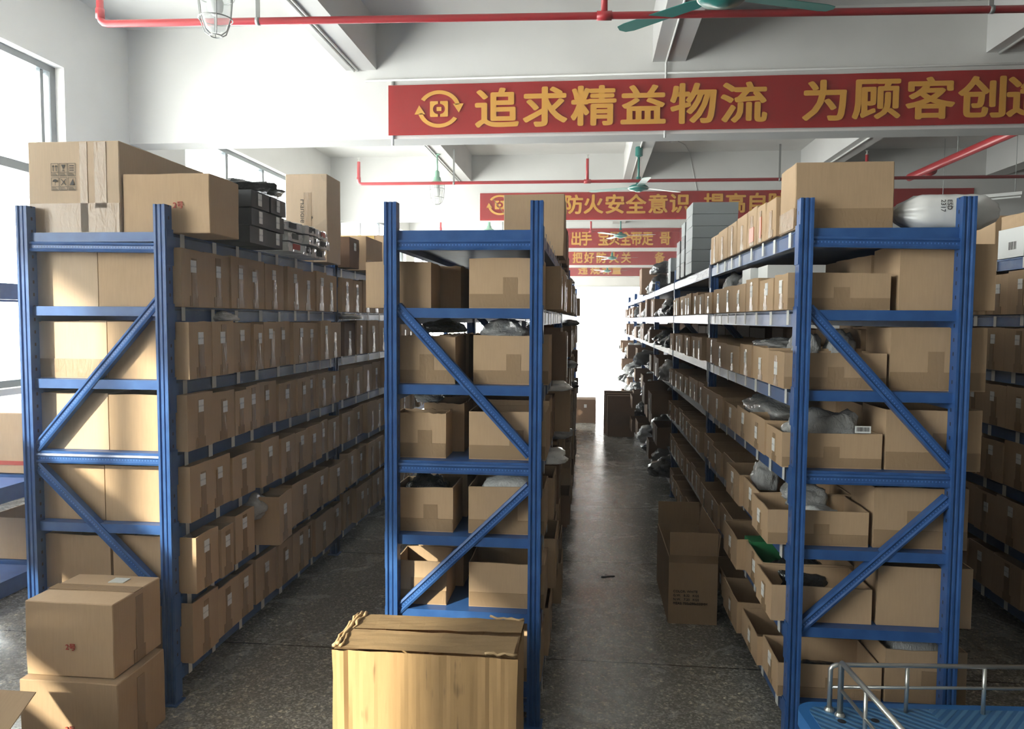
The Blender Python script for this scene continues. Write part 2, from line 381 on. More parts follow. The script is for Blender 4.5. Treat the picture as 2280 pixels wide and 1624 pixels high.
def haze():  # added volume standing in for lens glare over the view
    m = bpy.data.materials.new('glare_haze'); m.use_nodes = True; nt = m.node_tree; nt.nodes.clear()
    o = nt.nodes.new('ShaderNodeOutputMaterial'); v = nt.nodes.new('ShaderNodeVolumeScatter')
    v.inputs['Color'].default_value = (1, .98, .95, 1); v.inputs['Density'].default_value = .0075; v.inputs['Anisotropy'].default_value = .55
    nt.links.new(v.outputs[0], o.inputs['Volume']); return m
M['haze'] = haze()
o = MB().box(XL - 3, XR + 1, YB - 1, 95, -.6, ZC + 1).obj('glare_haze', 'haze'); tag(o, 'thin bright haze through the whole hall air, added to imitate lens glare', 'haze', None, 'stuff')

# ---------------------------------------------------------------- cartons
def patch(mb, face, w, d, h, u0, u1, v0, v1, off=.0024):
    """thin rectangle on a face; u runs along the face, centred; v is height"""
    if face == '-y': mb.box(u0, u1, -d / 2 - off, -d / 2, v0, v1)
    elif face == '+x': mb.box(w / 2, w / 2 + off, u0, u1, v0, v1)
    elif face == '-x': mb.box(-w / 2 - off, -w / 2, u0, u1, v0, v1)
    elif face == 'top': mb.box(u0, u1, v0, v1, h, h + off)
def body_mesh(w, d, h, kind, jag=0.0):
    bm = bmesh.new(); t = .0045
    if kind == 'closed':
        mb = MB(); mb.box(-w / 2, w / 2, -d / 2, d / 2, 0, h)
        bulge = .004
        bmesh.ops.subdivide_edges(mb.bm, edges=mb.bm.edges[:], cuts=2, use_grid_fill=True)
        for v in mb.bm.verts:
            v.co += Vector((R.uniform(-1, 1), R.uniform(-1, 1), R.uniform(-1, 1) if v.co.z > .01 else 0)) * .0016
        bm.free(); return mb.mesh('box_body', .003)
    hx, hy = w / 2, d / 2
    segs = []
    nx, ny = 3, 3
    for i in range(nx): segs.append((-hx + w * i / nx, -hy))
    for i in range(ny): segs.append((hx, -hy + d * i / ny))
    for i in range(nx): segs.append((hx - w * i / nx, hy))
    for i in range(ny): segs.append((-hx, hy - d * i / ny))
    if jag:
        s2 = []
        for i, p in enumerate(segs):
            q = segs[(i + 1) % len(segs)]
            for k in range(4): s2.append((p[0] + (q[0] - p[0]) * k / 4, p[1] + (q[1] - p[1]) * k / 4))
        segs = s2
    n = len(segs)
    def ring(ins, z, jit=0, bul=0):
        out = []
        for x, y in segs:
            k = 1 - ins / hx, 1 - ins / hy
            zz = z + (R.uniform(-1, 1) * (jag if jag else .0025) if jit else 0)
            fx = 1 + bul * (1 - abs(y / hy)) / hx * (abs(x) >= hx * .999); fy = 1 + bul * (1 - abs(x / hx)) / hy * (abs(y) >= hy * .999)
            out.append((x * k[0] * fx, y * k[1] * fy, zz))
        return out
    zt = ring(0, h, 1, R.uniform(-.001, .001)); st = R.getstate()
    zi = [(x * (1 - t / hx), y * (1 - t / hy), z) for x, y, z in zt]
    rows = [ring(0, 0), ring(0, h * .5, 0, .0008), zt, zi, ring(t, t)]
    vs = [[bm.verts.new(p) for p in r] for r in rows]
    for a, b in zip(vs, vs[1:]):
        for i in range(n): bm.faces.new((a[i], a[(i + 1) % n], b[(i + 1) % n], b[i]))
    bm.faces.new(vs[0][::-1]); bm.faces.new(vs[-1])
    bmesh.ops.recalc_face_normals(bm, faces=bm.faces)
    me = bpy.data.meshes.new('box_body'); bm.to_mesh(me); bm.free(); return me
def carton(label, x0, x1, y0, y1, z, h, kind='open', tape=(), sticker=(), rz=0, group=None, mat='card', jag=0, name=None, cat='box', stv=.72):
    w, d = x1 - x0, y1 - y0
    name = name or ('open_carton' if kind == 'open' else 'cardboard_box')
    r = thing(name, label, cat, ((x0 + x1) / 2, (y0 + y1) / 2, z), rz, group)
    link('box_body', body_mesh(w, d, h, kind, jag), mat, r)
    for f in tape:
        style = 'seam'
        if ':' in f: f, style = f.split(':')
        L = w if f == '-y' else d
        mb = MB()
        if style == 'seam':
            c = R.uniform(-.012, .012); s = R.uniform(.018, .024)
            patch(mb, f, w, d, h, c - s, c + s, .003, h * R.uniform(.66, .95))
            if L > .1: patch(mb, f, w, d, h, c - s * 1.7, c + s * 1.5, .003, h * .2, .0019)
        elif style == 'band':
            patch(mb, f, w, d, h, -L / 2 + .002, L / 2 - .002, .004, h * R.uniform(.3, .36))
        elif style == 'cross':
            patch(mb, f, w, d, h, -L / 2 + .002, L / 2 - .002, .004, h * R.uniform(.28, .34))
            c = R.uniform(-.02, .04) * L / .3; patch(mb, f, w, d, h, c - .03, c + .025, .006, h * .62, .0019)
        elif style == 'side':
            patch(mb, f, w, d, h, -L / 2, L / 2 * .1, .02, h * .38)
        mb.obj('packing_tape', 'tape', r)
    for f in sticker:
        L = w if f == '-y' else d
        mb = MB(); c = R.uniform(-.012, .012); v = h * stv + R.uniform(-.018, .012); s = min(.02, L * .16)
        patch(mb, f, w, d, h, c - s, c + s, v - .026, v + .024, .0032)
        o = mb.obj('label_sticker', 'paper', r); o['label'] = 'white printed location label'
    return r
_bag = {}
def bag_mesh(seed, rough=.35, flat=.5):
    key = (seed, rough)
    if key in _bag: return _bag[key]
    bm = bmesh.new(); bmesh.ops.create_icosphere(bm, subdivisions=4, radius=1)
    off = Vector((seed * 7.3, seed * 3.1, seed * 1.7))
    for v in bm.verts:
        p = v.co.copy()
        k = 1 + rough * noise.noise(p * 1.6 + off) + rough * .5 * noise.noise(p * 4 + off) + rough * .3 * abs(noise.noise(p * 9 + off)) + rough * .16 * abs(noise.noise(p * 19 + off))
        q = p * k
        q.x = math.copysign(abs(q.x) ** .7, q.x); q.y = math.copysign(abs(q.y) ** .7, q.y)
        q.z = max(q.z, -.45); v.co = q
    zs = [v.co.z for v in bm.verts]; a, b = min(zs), max(zs)
    X = max(abs(v.co.x) for v in bm.verts); Y = max(abs(v.co.y) for v in bm.verts)
    for v in bm.verts: v.co = Vector((v.co.x / X * .5, v.co.y / Y * .5, (v.co.z - a) / (b - a)))
    me = bpy.data.meshes.new('plastic_bag'); bm.to_mesh(me); bm.free()
    for p in me.polygons: p.use_smooth = True
    _bag[key] = me; return me
def bag(label, x0, x1, y0, y1, z, h, mat='bag', rz=0, group=None, seed=None, rough=.35, name='plastic_bag', cat='bag'):
    me = bag_mesh(seed if seed is not None else R.randrange(5), rough).copy(); me.materials.clear(); me.materials.append(M[mat])
    o = bpy.data.objects.new(name, me); COL.objects.link(o)
    o.location = ((x0 + x1) / 2, (y0 + y1) / 2, z); o.scale = (x1 - x0, y1 - y0, h); o.rotation_euler = (0, 0, rz)
    return tag(o, label, cat, group)

# ---------------------------------------------------------------- racks
RD = .05                                             # depth of an upright along the run
def rack(name, label, x0, x1, y0, nb, bay, first_diag, tag_side=None, levels=range(7), tag_bays=2, film_all=False):
    root = thing(name, label, 'rack', (x0, y0, 0))
    w = x1 - x0; pw = .047
    prof = [(0, 0), (.009, 0), (.013, .006), (.017, .006), (.020, .002), (.027, .002), (.030, .006), (.034, .006), (.038, 0), (pw, 0), (pw, RD), (pw - .012, RD), (pw - .012, RD - .003), (.012, RD - .003), (.012, RD), (0, RD)]
    for i in range(nb + 1):
        yy = i * bay
        for side in (0, 1):
            me = MB().prism(prof, .006, 2.0).mesh('upright'); o = link('upright', me, 'blue_slot', root, (side * (w - pw), yy, 0))
            MB().box(-.012, pw + .012, -.012, RD + .012, 0, .006).obj('foot_plate', 'blue', o)
        def brace(za, xa, zb, xb, yo=.012):
            a, b = Vector((xa, yy + yo, za)), Vector((xb, yy + yo, zb)); L = (b - a).length
            cs = [(-.019, 0), (-.011, -.003), (-.006, .002), (.006, .002), (.011, -.003), (.019, 0), (.019, .03), (.016, .03), (.016, .004), (-.016, .004), (-.016, .03), (-.019, .03)]
            me = MB().prism([(p[1], p[0]) for p in cs], 0, L, Matrix(((0, 0, 1, 0), (1, 0, 0, 0), (0, 1, 0, 0), (0, 0, 0, 1)))).mesh('brace')
            o = link('brace', me, 'blue_dot', root, a); o.rotation_euler = (0, -math.atan2(b.z - a.z, b.x - a.x), 0)
        if i < 3 or i == nb:
            xi, xo = pw - .004, w - pw + .004
            brace(1.842 + R.uniform(-.006, .006), xi, 1.842 + R.uniform(-.012, .006), xo); brace(.992, xi, .992, xo); brace(.075, xi, .075, xo)
            d = [(1.61, 1.05), (.93, .44)]
            if first_diag == 'left':               # high on the left, falling to the right
                brace(d[0][0], xi, d[0][1], xo, .016); brace(d[1][1] - .01, xi, d[1][0], xo, .016)
            else:
                brace(d[0][1] - .02, xi, d[0][0] + .02, xo, .016); brace(d[1][0] + .03, xi, d[1][1], xo, .016)
    ntag = 0
    for j in range(nb):
        ya, yb = j * bay + RD, (j + 1) * bay
        for k in levels:
            z = ZL[k]
            mb = MB(); mb.box(.02, w - .02, ya - .03 if j == 0 else ya - RD + .001, yb - .001, z - .037, z)
            mb.obj('shelf_panel', 'blue', root, .003)
            for side in (0, 1):
                xs = 0 if side == 0 else w; sg = 1 if side == 0 else -1
                mb = MB(); cs = [(0, -.062), (0, -.014), (.012, -.006), (.012, .0005), (.040, .0005), (.040, -.062)]
                mb.prism([(xs + sg * (p[0] + .002), z + p[1]) for p in cs][::sg], ya, yb, Matrix(((1, 0, 0, 0), (0, 0, 1, 0), (0, 1, 0, 0), (0, 0, 0, 1))))
                b = mb.obj('shelf_beam', 'blue', root)
                mb = MB()
                for ye, s2 in ((ya, 1), (yb, -1)):
                    y1 = ye - s2 * .045
                    mb = MB(); mb.box(xs - .003 if side == 0 else xs, xs if side == 0 else xs + .003, min(y1, ye + s2 * .004), max(y1, ye + s2 * .004), z - .13, z + .012)
                    mb.obj('beam_connector', 'blue', b)
                if tag_side == side and j >= 1 and film_all:
                    mb = MB(); mb.box(xs - .0042 if side == 0 else xs + .0032, xs - .0032 if side == 0 else xs + .0042, ya + .02, yb - .02, z - .058, z - .004)
                    mb.obj('film_strip', 'film_shiny', b)
                if tag_side == side and j < tag_bays:
                    mb = MB(); mb.box(xs - .0042 if side == 0 else xs + .0032, xs - .0032 if side == 0 else xs + .0042, ya + .02, yb - .02, z - .058, z - .004)
                    mb.obj('clear_film_strip', 'film', b)
                    yy = ya + .05
                    while yy < yb - .08 and ntag < 98:
                        hh = R.uniform(.026, .036)
                        q = R.uniform(-.006, .004)
                        mb = MB(); mb.box(xs - .006 if side == 0 else xs + .0045, xs - .0045 if side == 0 else xs + .006, yy, yy + hh, z - .058 + q, z - .003 + q)
                        mb.obj('shelf_tag', 'tag', b); ntag += 1
                        yy += R.uniform(.19, .27) if j == 0 else .3
    return root
Y0 = 2.775
BAY = 1.95
rack('shelving_rack', 'blue steel shelving rack packed with labelled cartons, beside two stacked boxes', -2.26, -1.638, Y0, 3, BAY, 'right', 1, tag_bays=2)
rack('shelving_rack', 'blue steel shelving rack standing behind the battered floor carton', -.77, -.172, Y0, 4, BAY, 'left', 1, tag_bays=1, film_all=True)
rack('shelving_rack', 'blue steel shelving rack of shallow open cartons, behind the blue platform cart', .742, 1.334, Y0, 6, BAY, 'left', 0, tag_bays=1, film_all=True)
rack('shelving_rack', 'dark blue shelving rack farthest right, beyond the one behind the cart', 2.15, 2.75, Y0, 2, BAY, 'left', 0, tag_bays=1)

G_L = 'cartons along the aisle side of the left rack'
YF = 2.84                                            # the front of the first cartons, just behind the end uprights
# --- left rack, aisle side: measured widths in the first bay, then regular
rowsL = {5: [.17, .2, .15, .19, .21, .2, .18, .16, .19],
         4: [.17, .18, .19, .1, .17, .17, .19, .2, .17, .22],
         3: [.2, .2, .12, .15, .21, .22, .18, .15, .17, .2],
         2: [.17, .17, .2, .2, .17, .16, .21, .16, .2],
         1: [.16, .1, .17, .17, .12, .3, .2, .26],
         0: [.18, .19, .13, .19, .16, .19, .1, .26, .15]}
gapL = {(1, 2): .06, (1, 3): .08, (0, 3): .04, (2, 3): .03, (5, 5): .06}
faceL = {5: -1.612, 4: -1.585, 3: -1.598, 2: -1.592, 1: -1.572, 0: -1.592}
hL = {5: .232, 4: .232, 3: .228, 2: .228, 1: .232, 0: .25}
xB = {5: -1.962, 4: -1.93, 3: -1.932, 2: -1.956, 1: -1.93, 0: -1.934}
for k in range(6):
    xf = faceL[k]
    lst = list(rowsL[k]); tot = sum(lst) + sum(v for (a, b), v in gapL.items() if a == k)
    sc = (Y0 + BAY - .012 - YF) / tot
    y = YF; items = []
    for i, wd in enumerate(lst):
        y += gapL.get((k, i), 0) * sc; items.append((y, y + wd * sc)); y += wd * sc
    for b in (1, 2):
        y = Y0 + BAY * b + RD + .012; end = Y0 + BAY * (b + 1) - .012
        lim = end if b == 1 else Y0 + BAY * b + .5
        while y < lim - .1:
            wd = min(R.uniform(.17, .26), end - y); items.append((y, y + wd)); y += wd + R.choice([0, 0, .01, .03])
    for i, (a, b) in enumerate(items):
        x1 = xf + (0 if i == 0 else R.uniform(-.012, .01) if k > 3 else R.uniform(-.03, .016)); x0 = xB[k] if i == 0 else x1 - .34
        rz = 0
        if k < 4 and i > 0: rz = math.radians(R.uniform(-1.6, 1.6))
        if k == 1 and i == 3: x1 += .04; x0 += .04; rz = math.radians(5)
        h = hL[k] * (1 if i == 0 else R.uniform(.94, 1.03) if k > 3 else R.uniform(.86, .99)) * (1.1 if (k, i) == (1, 3) else 1)
        if k == 5: h = min(h, .238)
        tp = ['+x']
        m = 'card' if not (k == 4 and i == 10) else 'card_dark'
        carton(f'brown carton {ORD[i]} from the front, {LV[k]}, aisle side of left rack', x0, x1, a + .001, b - .001, ZL[k] + .001, h, 'open', tp, ['+x'] if R.random() < .9 or i < 6 else [], rz, G_L, m)
# --- left rack, end column by the window
aL = {5: (-2.245, -1.966, .228), 4: (-2.236, -1.934, .232), 3: (-2.234, -1.936, .23), 2: (-2.236, -1.96, .226), 1: (-2.24, -1.942, .227), 0: (-2.24, -1.94, .25)}
for k, (a, b, h) in aL.items():
    for i in range(2):
        y = YF + .004 + i * .24
        carton(f'plain carton {ORD[i]} from the front, {LV[k]}, window side of left rack', a, b - .002, y, y + .235, ZL[k] + .001, h, 'open', ['-y:band'] if k == 4 and i == 0 else [], [], 0, 'cartons on the window side of the left rack', 'card_pale' if k > 2 else 'card')

def side_bags(spec):
    for s in spec: bag(*s[0], **s[1])
side_bags([
    (('crumpled clear bag in the first carton of the second shelf, left rack', -1.9, -1.63, 2.87, 3.0, ZL[1] + .13, .14), dict(mat='bag_white', seed=1)),
    (('clear bag bulging from the tilted carton on the second shelf, left rack', -1.85, -1.56, 3.42, 3.62, ZL[1] + .14, .14), dict(mat='bag', seed=2)),
    (('dark wrapped goods filling the front carton on the lowest shelf, left rack', -1.9, -1.62, 2.86, 3.02, ZL[0] + .12, .14), dict(mat='bag', seed=3)),
    (('grey bag in the second carton on the lowest shelf, left rack', -1.88, -1.63, 3.05, 3.22, ZL[0] + .12, .14), dict(mat='bag', seed=0)),
    (('grey bag in the front carton on the third shelf, left rack', -1.9, -1.64, 2.87, 3.0, ZL[2] + .1, .135), dict(mat='bag', seed=4)),
    (('loose clear bag hanging over the sixth shelf beam of the left rack', -1.68, -1.585, 3.12, 3.32, ZL[4] + .236, .045), dict(mat='bag', seed=1)),
    (('grey film bundle poking out between shelves of the left rack', -1.72, -1.53, 4.78, 5.1, ZL[4] + .245, .04), dict(mat='bag', seed=2)),
])
# --- on top of the left rack
ZT = ZL[6] + .001
r = carton('large brown carton printed with handling symbols on top of the left rack', -2.25, -1.862, YF, 3.5, ZT, .365, 'closed', ['-y:band'], [], 0, None, 'card_pale')
mb = MB(); w, d, h = .388, 3.5 - YF, .365
patch(mb, '-y', w, d, h, .028, .06, .006, h - .004); patch(mb, '-y', w, d, h, .09, .14, .1, h - .004); mb.obj('packing_tape', 'tape', r)
def icon_grid(parent, cx, cz, y, s):
    """six handling symbols in framed cells: arrows, glass, scales / umbrella, no hooks, no stepping"""
    mb = MB(); t = .0022; Y = y - .0006
    def rect(x0, x1, z0, z1): mb.box(cx + x0 * s, cx + x1 * s, Y, y, cz + z0 * s, cz + z1 * s)
    def poly(pts): mb.prism([(cx + p[0] * s, cz + p[1] * s) for p in pts], Y, y, Matrix(((1, 0, 0, 0), (0, 0, 1, 0), (0, 1, 0, 0), (0, 0, 0, 1))))
    for r_ in (0, 1):
        for c_ in (0, 1, 2):
            x0, z0 = -1.5 + c_ * 1.0, (0.06 if r_ == 0 else -1.5)
            x1, z1 = x0 + .92, z0 + 1.42
            for a in ((x0, x1, z0, z0 + .04), (x0, x1, z1 - .04, z1), (x0, x0 + .04, z0, z1), (x1 - .04, x1, z0, z1), (x0, x1, z0 + .4, z0 + .44)): rect(*a)
            for k in range(3): rect(x0 + .1, x1 - .15 - .1 * k, z0 + .08 + .1 * k, z0 + .12 + .1 * k)
            mx, mz = (x0 + x1) / 2, z0 + .9
            if (r_, c_) == (0, 0):
                for dx in (-.18, .18): rect(mx + dx - .04, mx + dx + .04, mz - .35, mz + .15); poly([(mx + dx - .14, mz + .12), (mx + dx + .14, mz + .12), (mx + dx, mz + .36)])
            elif (r_, c_) == (0, 1): poly([(mx - .05, mz - .05), (mx + .05, mz - .05), (mx + .22, mz + .36), (mx - .22, mz + .36)]); rect(mx - .03, mx + .03, mz - .3, mz); rect(mx - .15, mx + .15, mz - .36, mz - .3)
            elif (r_, c_) == (0, 2):
                for k in range(3): rect(mx - .26, mx + .26, mz - .3 + k * .24, mz - .2 + k * .24)
            elif (r_, c_) == (1, 0): poly([(mx - .3, mz + .05)] + [(mx + .3 * math.cos(a * PI / 8), mz + .05 + .28 * math.sin(a * PI / 8)) for a in range(8, -1, -1)]); rect(mx - .025, mx + .025, mz - .36, mz + .05)
            elif (r_, c_) == (1, 1):
                poly([(mx - .3, mz + .3), (mx - .24, mz + .36), (mx + .3, mz - .3), (mx + .24, mz - .36)]); poly([(mx + .3, mz + .3), (mx + .24, mz + .36), (mx - .3, mz - .3), (mx - .24, mz - .36)])
            else: poly([(mx - .28, mz - .34), (mx + .28, mz - .34), (mx + .1, mz + .36)]);
    return mb.obj('printed_symbols', 'ink', parent)
icon_grid(r, -.04, .225, -d / 2 - .003, .036)
r = carton('plain brown carton with a red 2号 stamp, overhanging on the left rack top', -1.858, -1.494, YF + .012, 3.1, ZT, .235, 'closed', [], [], 0, None, 'card')
text('red_stamp', '2号', .03, 'redink', r, (.03, -(3.1 - YF - .012) / 2 - .0025, .1), UP, .0006)
for c in range(2):
    for k in range(3):
        y = 3.2 + c * .19
        t = thing('black_package', f'black wrapped package with white label, {["lower", "middle", "upper"][k]} row, {["nearer", "farther"][c]} pile on left rack', 'package', (-1.66, y + .09, ZT + k * .078), R.uniform(-.03, .03), 'black packages on the left rack top')
        MB().box(-.17, .17 + R.uniform(-.01, .01), -.09, .09, 0, .074).obj('package_body', 'black', t, .012)
        MB().box(.181, .183, -.03, .005, .012, .066).obj('label_sticker', 'paper', t)
bag('black bag draped over the black packages on the left rack top', -1.86, -1.42, 3.22, 3.62, ZT + .236, .075, 'bag_black', .25, None, 2, .9)
for c in range(3):
    for k in range(3):
        y = 3.62 + c * .2
        t = thing('foil_pack', f'shiny silver pack, {["lowest", "middle", "upper"][k]} layer, {ORD[c]} pile on left rack top', 'pack', (-1.63 + R.uniform(-.02, .03), y + .1, ZT + k * .054), R.uniform(-.08, .08), 'shiny packs on the left rack top')
        mb = MB(); mb.box(-.13, .13, -.092, .092, 0, .052); bmesh.ops.subdivide_edges(mb.bm, edges=mb.bm.edges[:], cuts=5, use_grid_fill=True)
        for v in mb.bm.verts:
            e = abs(v.co.x) / .13; q = noise.noise(v.co * 28 + Vector((c, k, 5))) * .012
            v.co += Vector((q * .8, q * .4, (q + (.026 - v.co.z) * .35 * max(0, e - .7) / .3) if v.co.z > .003 else 0))
        mb.obj('pack_body', 'silver', t)
        MB().box(.131, .1325, -.05, .03, .012, .04).obj('printed_end', 'redink' if (c + k) % 4 == 0 else 'dark', t)
r = carton('tall film-wrapped carton with care lettering standing on the left rack top', -1.81, -1.555, 4.36, 4.6, ZT, .52, 'closed', ['-y:seam'], [], 0, None, 'card_pale')
mb = MB(); patch(mb, '-y', .255, .24, .52, .04, .125, .14, .515); mb.obj('clear_film', 'film', r)
text('vertical_lettering', 'Handle with care', .05, 'ink', r, (-.035, -.1215, .375), (PI / 2, PI / 2, 0))
lf = [(0, -.5), (.05, -.2), (.35, -.28), (.3, -.12), (.5, .1), (.38, .12), (.42, .3), (.2, .2), (.22, .42), (.1, .35), (0, .55)]
mb = MB(); mb.prism([(p[0] * .045 + .02, p[1] * .045 + .26) for p in lf + [(-a, b) for a, b in lf[::-1][1:-1]]], -.1215, -.1209, Matrix(((1, 0, 0, 0), (0, 0, 1, 0), (0, 1, 0, 0), (0, 0, 0, 1))))
mb.obj('leaf_mark', 'ink', r)
carton('dark carton beside the tall wrapped carton on the left rack top', -1.8, -1.56, 4.8, 5.0, ZT, .2, 'closed', [], ['+x'], 0, None, 'card_dark')
carton('tan carton with wrapped edges, behind the dark carton, left rack top', -1.72, -1.54, 5.1, 5.5, ZT, .235, 'closed', ['+x:band'], [], 0, None, 'card')
r = carton('wide carton with a yellow taped lid at the far end of left rack top', -1.95, -1.56, 5.62, 6.1, ZT, .3, 'closed', [], [], 0, None, 'card')
mb = MB(); patch(mb, '-y', .39, .48, .3, -.195, .12, .25, .3); mb.obj('yellow_tape', 'yellowtape', r)
# --- middle rack, end cartons
G_M = 'cartons at the end of the middle rack'
mA = {5: (-.868, -.612, .178, -4), 4: (-.745, -.51, .182, 0), 3: (-.747, -.546, .176, 0), 2: (-.748, -.518, .174, 0), 1: (-.749, -.544, .172, 0), 0: (-.745, -.53, .19, 0)}
mB = {5: (-.457, -.178, .19), 4: (-.44, -.15, .188), 3: (-.456, -.158, .187), 2: (-.457, -.16, .184), 1: (-.455, -.158, .176), 0: (-.455, -.17, .18)}
dA = {5: .23, 4: .25, 3: .14, 2: .22, 1: .2, 0: .2}
for k in range(6):
    a, b, h, rz = mA[k]
    carton(f'taped carton first in the left column, {LV[k]}, middle rack end', a, b, YF + (.02 if rz else .004), YF + dA[k], ZL[k] + .001, h, 'open', ['-y:cross'] if k in (4, 3, 2, 1) else [], [], math.radians(rz * -.4), G_M, 'card', .004 if k in (3, 4) else 0)
    y = YF + dA[k] + .02
    for i in range(2):
        s = [.09, .12, .08, .05, .045, .05][::-1][k]
        carton(f'shaded carton {ORD[i + 1]} in the left column, {LV[k]}, middle rack end', a + s * (1 + .2 * i), min(b + s * (.9 if k > 2 else .7), -.5 + .01 * i), y, y + .24, ZL[k] + .001, h * (1.12 if k < 4 else 1.0), 'open', [], [], 0, G_M, 'card', .004)
        y += .26
    a, b, h = mB[k]
    carton(f'taped carton in the right column, {LV[k]}, middle rack end', a, b, YF + .004, YF + .23, ZL[k] + .001, h, 'open', ['-y:cross'] if k != 1 else ['-y:band'], [], 0, G_M, 'card')
side_bags([
    (('crumpled dark bag on cartons under the sixth shelf, middle rack', -.7, -.52, 3.0, 3.3, ZL[4] + .195, .06), dict(mat='bag_black', seed=1)),
    (('clear film bag lying over the right column, fifth shelf, middle rack', -.44, -.2, 2.9, 3.2, ZL[4] + .17, .085), dict(mat='bag', seed=3)),
    (('crumpled clear bag on cartons in the left column, fourth shelf, middle rack', -.72, -.6, 3.0, 3.15, ZL[3] + .2, .05), dict(mat='bag', seed=4)),
    (('shiny black bag filling the left carton, third shelf, middle rack', -.735, -.54, YF + .02, YF + .2, ZL[2] + .1, .12), dict(mat='bag_black', seed=2)),
    (('white cloth bag curling out of the right carton, third shelf, middle rack', -.42, -.19, YF + .03, YF + .2, ZL[2] + .11, .12), dict(mat='bag_white', seed=0)),
])
# --- middle rack, far aisle side
G_MR = 'cartons along the aisle side of the middle rack'
for k in range(6):
    i = 0
    for b in range(3):
        y = (YF + .24) if b == 0 else Y0 + BAY * b + RD + .012
        end = Y0 + BAY * (b + 1) - .012
        while y < end - .12:
            wd = min(R.uniform(.22, .34), end - y); x1 = -.15 + R.uniform(-.015, .035) + .03 * (R.random() < .15)
            i += 1
            if R.random() < .93:
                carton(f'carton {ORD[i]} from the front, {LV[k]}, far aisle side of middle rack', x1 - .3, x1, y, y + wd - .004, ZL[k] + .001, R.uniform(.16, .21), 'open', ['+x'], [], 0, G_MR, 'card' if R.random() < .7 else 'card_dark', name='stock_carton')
            y += wd + R.choice([0, 0, .015])
for j, (y, k, m) in enumerate([(3.2, 2, 'bag_white'), (3.5, 3, 'bag_white'), (5.2, 3, 'bag'), (3.9, 2, 'bag'), (6.0, 4, 'bag_black'), (6.9, 2, 'bag_black')]):
    bag(f'bag sagging over the edge of the {LV[k]}, {["nearest", "second", "third", "fourth", "fifth", "farthest"][j]} on middle rack', -.32, -.07, y, y + .24, ZL[k] + .205, .06, m, .2, None, j % 5)
r = carton('brown carton with a raised flap on the middle rack top', -.452, -.135, 3.95, 4.25, ZT, .32, 'closed', [], [], 0, None, 'card')
o = MB().box(-.002, .002, -.11, .1, 0, .11).obj('flap', 'card', r); o.location = (-.155, 0, .22); o.rotation_euler = (0, math.radians(-38), 0)
for j, (a, b, h, y) in enumerate([(-.44, -.14, .21, 4.5), (-.44, -.15, .26, 5.0), (-.48, -.17, .17, 5.7), (-.48, -.18, .2, 6.3)]):
    carton(f'dark carton {ORD[j]} behind the flap carton on the middle rack top', a, b, y, y + .34, ZT, h, 'closed', ['+x'], [], 0, None, 'card_dark')
bag('black wrapped bundle sticking out beyond the middle rack top', -.42, -.13, 6.8, 7.2, ZT, .1, 'bag_black', 0, None, 1)

# --- right rack, end cartons (shallow left column, tall right column)
G_R = 'cartons at the end of the right rack'
rA = {5: (.722, 1.082, .134), 4: (.717, 1.078, .134), 3: (.717, 1.072, .129), 2: (.673, 1.035, .131), 1: (.694, 1.056, .134), 0: (.725, 1.1, .13)}
rB = {5: (1.112, 1.44, .236), 4: (1.09, 1.42, .23), 3: (1.084, 1.415, .222), 2: (1.052, 1.381, .226), 1: (1.075, 1.407, .222), 0: (1.112, 1.4, .2)}
wA = {5: .16, 4: .2, 3: .19, 2: .2, 1: .2, 0: .2}
G_RA = 'shallow cartons along the aisle side of the right rack'
rowsR = {5: [.16, .19, .2, .24, .22, .26, .22], 4: [.2, .23, .2, .27, .3, .3], 3: [.19, .22, .22, .26, .24, .3], 2: [.2, .23, .24, .24, .24, .26], 1: [.2, .25, .26, .27, .26, .24], 0: [.2, .25, .27, .27, .26, .24]}
for k in range(6):
    a, b, h = rA[k]
    items = []; lst = rowsR[k]; sc = (Y0 + BAY - .012 - YF) / sum(lst); y = YF
    for i, wd in enumerate(lst): items.append((y, y + wd * sc)); y += wd * sc
    y = Y0 + BAY + RD + .012; end = Y0 + 2 * BAY - .012
    while y < end - .12:
        wd = min(R.uniform(.22, .3), end - y); items.append((y, y + wd)); y += wd
    for i, (p, q) in enumerate(items):
        x0 = a if i == 0 else .712 + R.uniform(-.014, .012) - (.03 if k < 3 and i == 2 else 0)
        hh = h if i == 0 else h * R.uniform(.92, 1.1)
        carton(f'shallow open carton {ORD[i]} from the front, {LV[k]}, aisle side of right rack', x0, x0 + (b - a), p + .002, q - .002, ZL[k] + .001, hh, 'open', (['-y:cross'] if i == 0 and k not in (1,) else []) + ['-x'], ['-x'], 0, G_RA, 'card', name='open_carton', stv=.62)
    a, b, h = rB[k]
    y = YF + .004
    for i in range(7):
        wd = R.uniform(.23, .25)
        sh = 0 if i == 0 else R.uniform(-.02, .03)
        carton(f'tall brown carton {ORD[i]} in the deep column, {LV[k]}, right rack end', a + sh, b + sh, y, y + wd, ZL[k] + .001, h * (1 if i == 0 else R.uniform(.9, 1.02)), 'open', ['-y:cross'] if k < 5 and k != 1 else [], [], 0, G_R, 'card')
        y += wd + .01
for k in range(1, 6):  # added dark cartons that shut off far light showing through the bays
    for b in (1, 2, 3):
        for q in range(4):
            y = Y0 + BAY * b + RD + .03 + q * .46
            carton(f'added deep carton {ORD[(b - 1) * 4 + q]} blocking light through the back column, {LV[k]}, right rack', 1.09, 1.42, y, y + .44, ZL[k] + .001, R.uniform(.19, .225), 'open', [], [], 0, 'added cartons in the back column of the right rack', 'card_dark', name='stock_carton')
b0 = bag('grey plastic bag with a barcode in the front carton, fourth shelf, right rack', .735, 1.055, YF + .02, YF + .18, ZL[3] + .06, .16, 'bag', 0, None, 0, .5)
